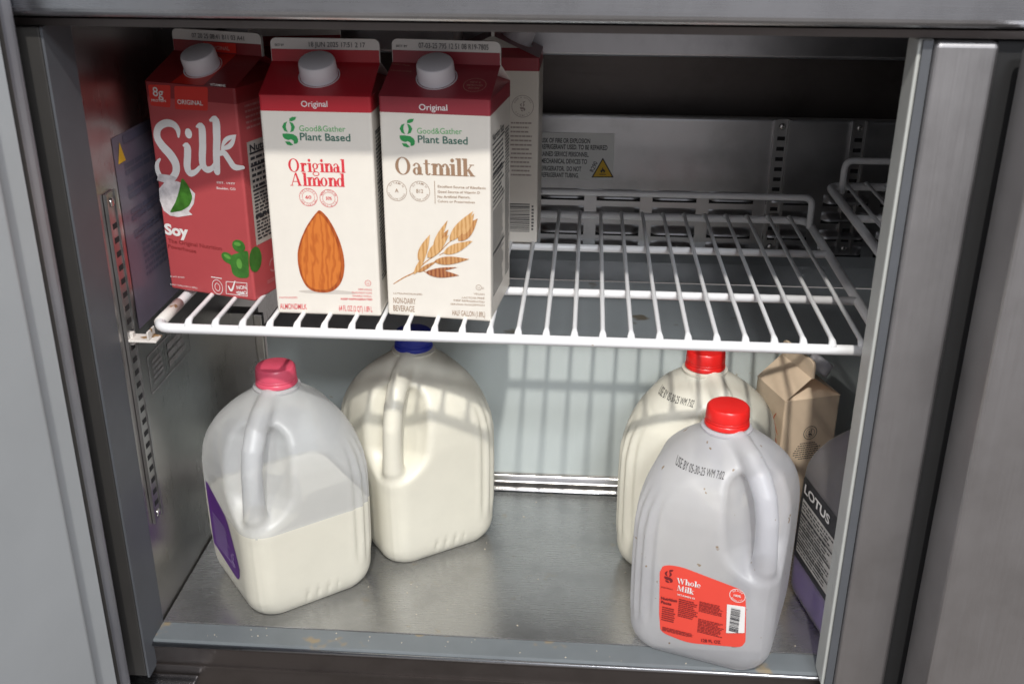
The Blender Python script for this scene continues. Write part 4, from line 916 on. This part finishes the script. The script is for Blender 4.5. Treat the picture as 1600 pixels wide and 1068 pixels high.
# coral label
FJ = on_field(jug_f, 0)
FJP = lambda u, v, o=0: FJ(u, v, o+.0005)
lab = outline([(-0.0372,0.1054),(-0.0194,0.1088),(0.0427,0.0981),(0.0473,0.0366),(-0.0057,0.0252),(-0.0337,0.0300)], .009, 6)
lb = patch('label', lab, FJ, LABEL_RED, JE, 40, 16, .0002)
pr = Print(FJP); q = [(-0.0281,0.0958)]; emblem(pr, q[0], .0150); 
q = [(-0.0336,0.0684),(-0.0185,0.0692),(-0.0334,0.0641),(-0.0236,0.0640)]; pr.text('Nutrition', q[0], q[1], .0030, .04, .0003); pr.text('Facts', q[2], q[3], .0030, .04, .0003)
q = [(0.0072,0.0315),(0.0250,0.0348),(-0.0320,0.0609),(-0.0186,0.0443),(-0.0170,0.0739),(0.0014,0.0532),(0.0020,0.0765),(0.0248,0.0646),(0.0023,0.0571),(0.0262,0.0410),(-0.0305,0.0377),(0.0017,0.0327)]
pr.text('128 FL OZ', q[0], q[1], .0036, .02, .0003)
pr.build('lettering', plain('maroon_ink', (.16, .015, .02), .5), lb)
pr = Print(FJP)
for k, rows_ in ((1, 7), (2, 10), (3, 8), (4, 10), (5, 5)):
    a, b = q[2*k], q[2*k+1]; pr.lines((a[0], b[1]), (b[0], a[1]), rows_, .55, 70+k, .05, .2)
q = [(-0.0345,0.0826),(-0.0217,0.0812)]; pr.lines((q[0][0], q[1][1]), (q[1][0], q[0][1]), 3, .6, 9); pr.build('lettering', INK_DR, lb)
pr = Print(FJP); q = [(-0.0199,0.0903),(0.0021,0.0908),(-0.0193,0.0819),(-0.0037,0.0813),(-0.0192,0.0791),(-0.0024,0.0788)]; serif(pr, 'Whole', q[0], q[1], .0042, .0003); serif(pr, 'Milk', (q[2][0], q[2][1]+.0006), (q[3][0], q[3][1]+.0006), .0042, .0003); pr.text('VITAMIN D', (q[4][0], q[4][1]-.0018), (q[5][0], q[5][1]-.0018), .0018, .02, .0003)
q = [(0.0353,0.0918)]; pr.ring(q[0], .0072, .0005); pr.arc('GRADE', q[0], .0055, 150, 30, .0018); pr.arc('QUALITY', q[0], .0055, 210, 330, .0015, True); pr.text('100%', (q[0][0]-.0032, q[0][1]-.001), (q[0][0]+.0032, q[0][1]-.001), .0024, .02, .0003)
pr.build('lettering', INK_W, lb)
q = [(0.0270,0.0802),(0.0436,0.0822),(0.0451,0.0534),(0.0286,0.0483)]; bc = patch('barcode', [(q[0][0], q[0][1]), (q[1][0], q[1][1]), (q[2][0], q[2][1]), (q[3][0], q[3][1])], FJ, INK_W, lb, 10, 10, .0009)
pr = Print(FJP); 
a, b = q[3], q[1]; pr.fn = (lambda f: lambda u, v, o=0: f(u, v, o+.0013))(FJ); pr.barcode((a[0]+.0025, a[1]+.004), (b[0]-.0040, b[1]-.004), 5, True); pr.build('bars', INK_K, bc)
# dates stamped on the shoulders
def stamp(J, fn, a, b, s='USE BY 05-30-25 WM 7:02', h=.0056):
    n = len(s); vs, fs = glyph_mesh(s, .0); x0 = min(v[0] for v in vs); x1 = max(v[0] for v in vs); V = [fn(a[0]+(b[0]-a[0])*(x-x0)/(x1-x0), a[1]+(b[1]-a[1])*(x-x0)/(x1-x0)+y*h/.73, .0002) for x, y in vs]
    mesh('date_print', V, fs, INK_K, J)
stamp(JE, FJP, (-.036, .196), (.010, .196))
stamp(JR, FJP, (-.036, .200), (.006, .200))
# purple label on the half full jug, blue one on the full jug
lab = outline([(-0.0397,0.0916),(-0.0088,0.0941),(0.0405,0.0536),(0.0279,0.0321),(0.0023,0.0308),(-0.0334,0.0497)], .006, 5)
FL0 = on_field(jug_f, 0)
lab = outline([(-.046, .040), (.028, .032), (.038, .050), (.014, .100), (-.046, .118)], .010, 5)
lp = patch('label', lab, FL0, LABEL_PUR, JL, 30, 12, .0002)
pr = Print(lift(FL0, .0005)); emblem(pr, (.020, .054), .018); pr.lines((-.03, .045), (.015, .085), 9, .5, 4); pr.build('lettering', plain('lilac_ink', (.36, .26, .50), .5), lp)
lab = outline([(-.046, .045), (.020, .045), (.020, .095), (-.046, .110)], .008, 5)
lp = patch('label', lab, FL0, LABEL_BLUE, JB, 30, 12, .0002)
pr = Print(lift(FL0, .0005)); emblem(pr, (.006, .060), .018); pr.lines((-.04, .052), (-.005, .085), 7, .5, 4); pr.build('lettering', INK_W, lp)
# ---- concentrate jug behind the mullion
LH = [.046, .050, .055, .0565, .0570, .0570, .0560, .0520, .044, .032, .022, .018, .018]
LZ = [-.01, 0, .006, .014, .03, .10, .150, .165, .182, .198, .208, .214, .26]
def lot_f(x, y, z):
    h = smooth_interp(z, LZ, LH); r = np.minimum(.016, h)
    qx, qy = np.abs(x)-(h-r), np.abs(y)-(h-r); f = np.hypot(np.maximum(qx, 0), np.maximum(qy, 0))+np.minimum(np.maximum(qx, qy), 0)-r
    f = np.maximum(f, -z); return np.maximum(f, z-.226)
LJ = empty('syrup_jug', 'purple concentrate jug with a black and white label, half hidden by the mullion', 'jug', (.677, .046, FZ+.0004), R(12))
link('shell', field_mesh('shell', lot_f, (-.064, -.064, -.006), (.064, .064, .232), .0025), SHELL_L, LJ)
link('liquid', field_mesh('liquid', lambda x, y, z: np.maximum(np.maximum(lot_f(x, y, z)+.0016, -z+.002), z-.045), (-.064, -.064, -.006), (.064, .064, .232), .0025), PURPLE, LJ)
lathe('cap', [(0, .242), (.016, .242), (.0185, .240), (.019, .218)], CAPW, LJ, 60, None, .01)
FLt = on_field(lot_f, 2)   # its left side
lb = patch('label', outline([(-.048, .050), (.050, .050), (.050, .142), (-.048, .142)], .006, 5), FLt, INK_K, LJ, 16, 16, .0002)
pr = Print(lift(FLt, .0004)); pr.text('LOTUS', (-.038, .1265), (.022, .1265), .0095, .03, .0004); pr.build('lettering', INK_W, lb)
pr = Print(FLt); pr.rect((-.0385, .058), (.0385, .119), .0004); np_ = pr.build('nutrition_panel', plain('label_grey', (.55, .53, .50), .5), lb)
pr = Print(lift(FLt, .0006)); pr.lines((-.037, .060), (.037, .104), 12, .4, 21, .05, .25)
for z_ in (.104, .088, .070): pr.rect((-.038, z_), (.038, z_+.0016), .0008)
pr.fn = (lambda f: lambda u, v, o=0: f(u, v, o+.0004))(FLt); pr.lines((-.037, .106), (.037, .117), 3, .5, 23); pr.build('lettering', INK_K, np_)

# dried crumbs and milk flecks scattered on the floor pan and sill
rg = random.Random(12); bm = bmesh.new()
for i in range(60):
    x, y = rg.uniform(.0, .61), rg.uniform(-.040, .24)
    if rg.random() < .35: y = rg.uniform(-.043, -.020)
    r_ = rg.uniform(.0003, .0011); n = rg.randint(5, 8); zz = FZ+.0012 if y > -.017 else FZ+.0014
    c0 = bm.verts.new((x, y, zz+r_*.25)); ring = [bm.verts.new((x+math.cos(6.283*k/n)*r_*rg.uniform(.5, 1.4), y+math.sin(6.283*k/n)*r_*rg.uniform(.4, 1.1), zz-.0010)) for k in range(n)]
    for k in range(n): bm.faces.new((c0, ring[k], ring[(k+1) % n]))
cb = bm_obj('crumbs', bm, plain('crumb', (.52, .46, .36), .6, var=.3, vs=40)); cb['label'] = 'tiny pale crumbs and dried flecks scattered over the steel floor'; cb['category'] = 'crumbs'; cb['kind'] = 'stuff'
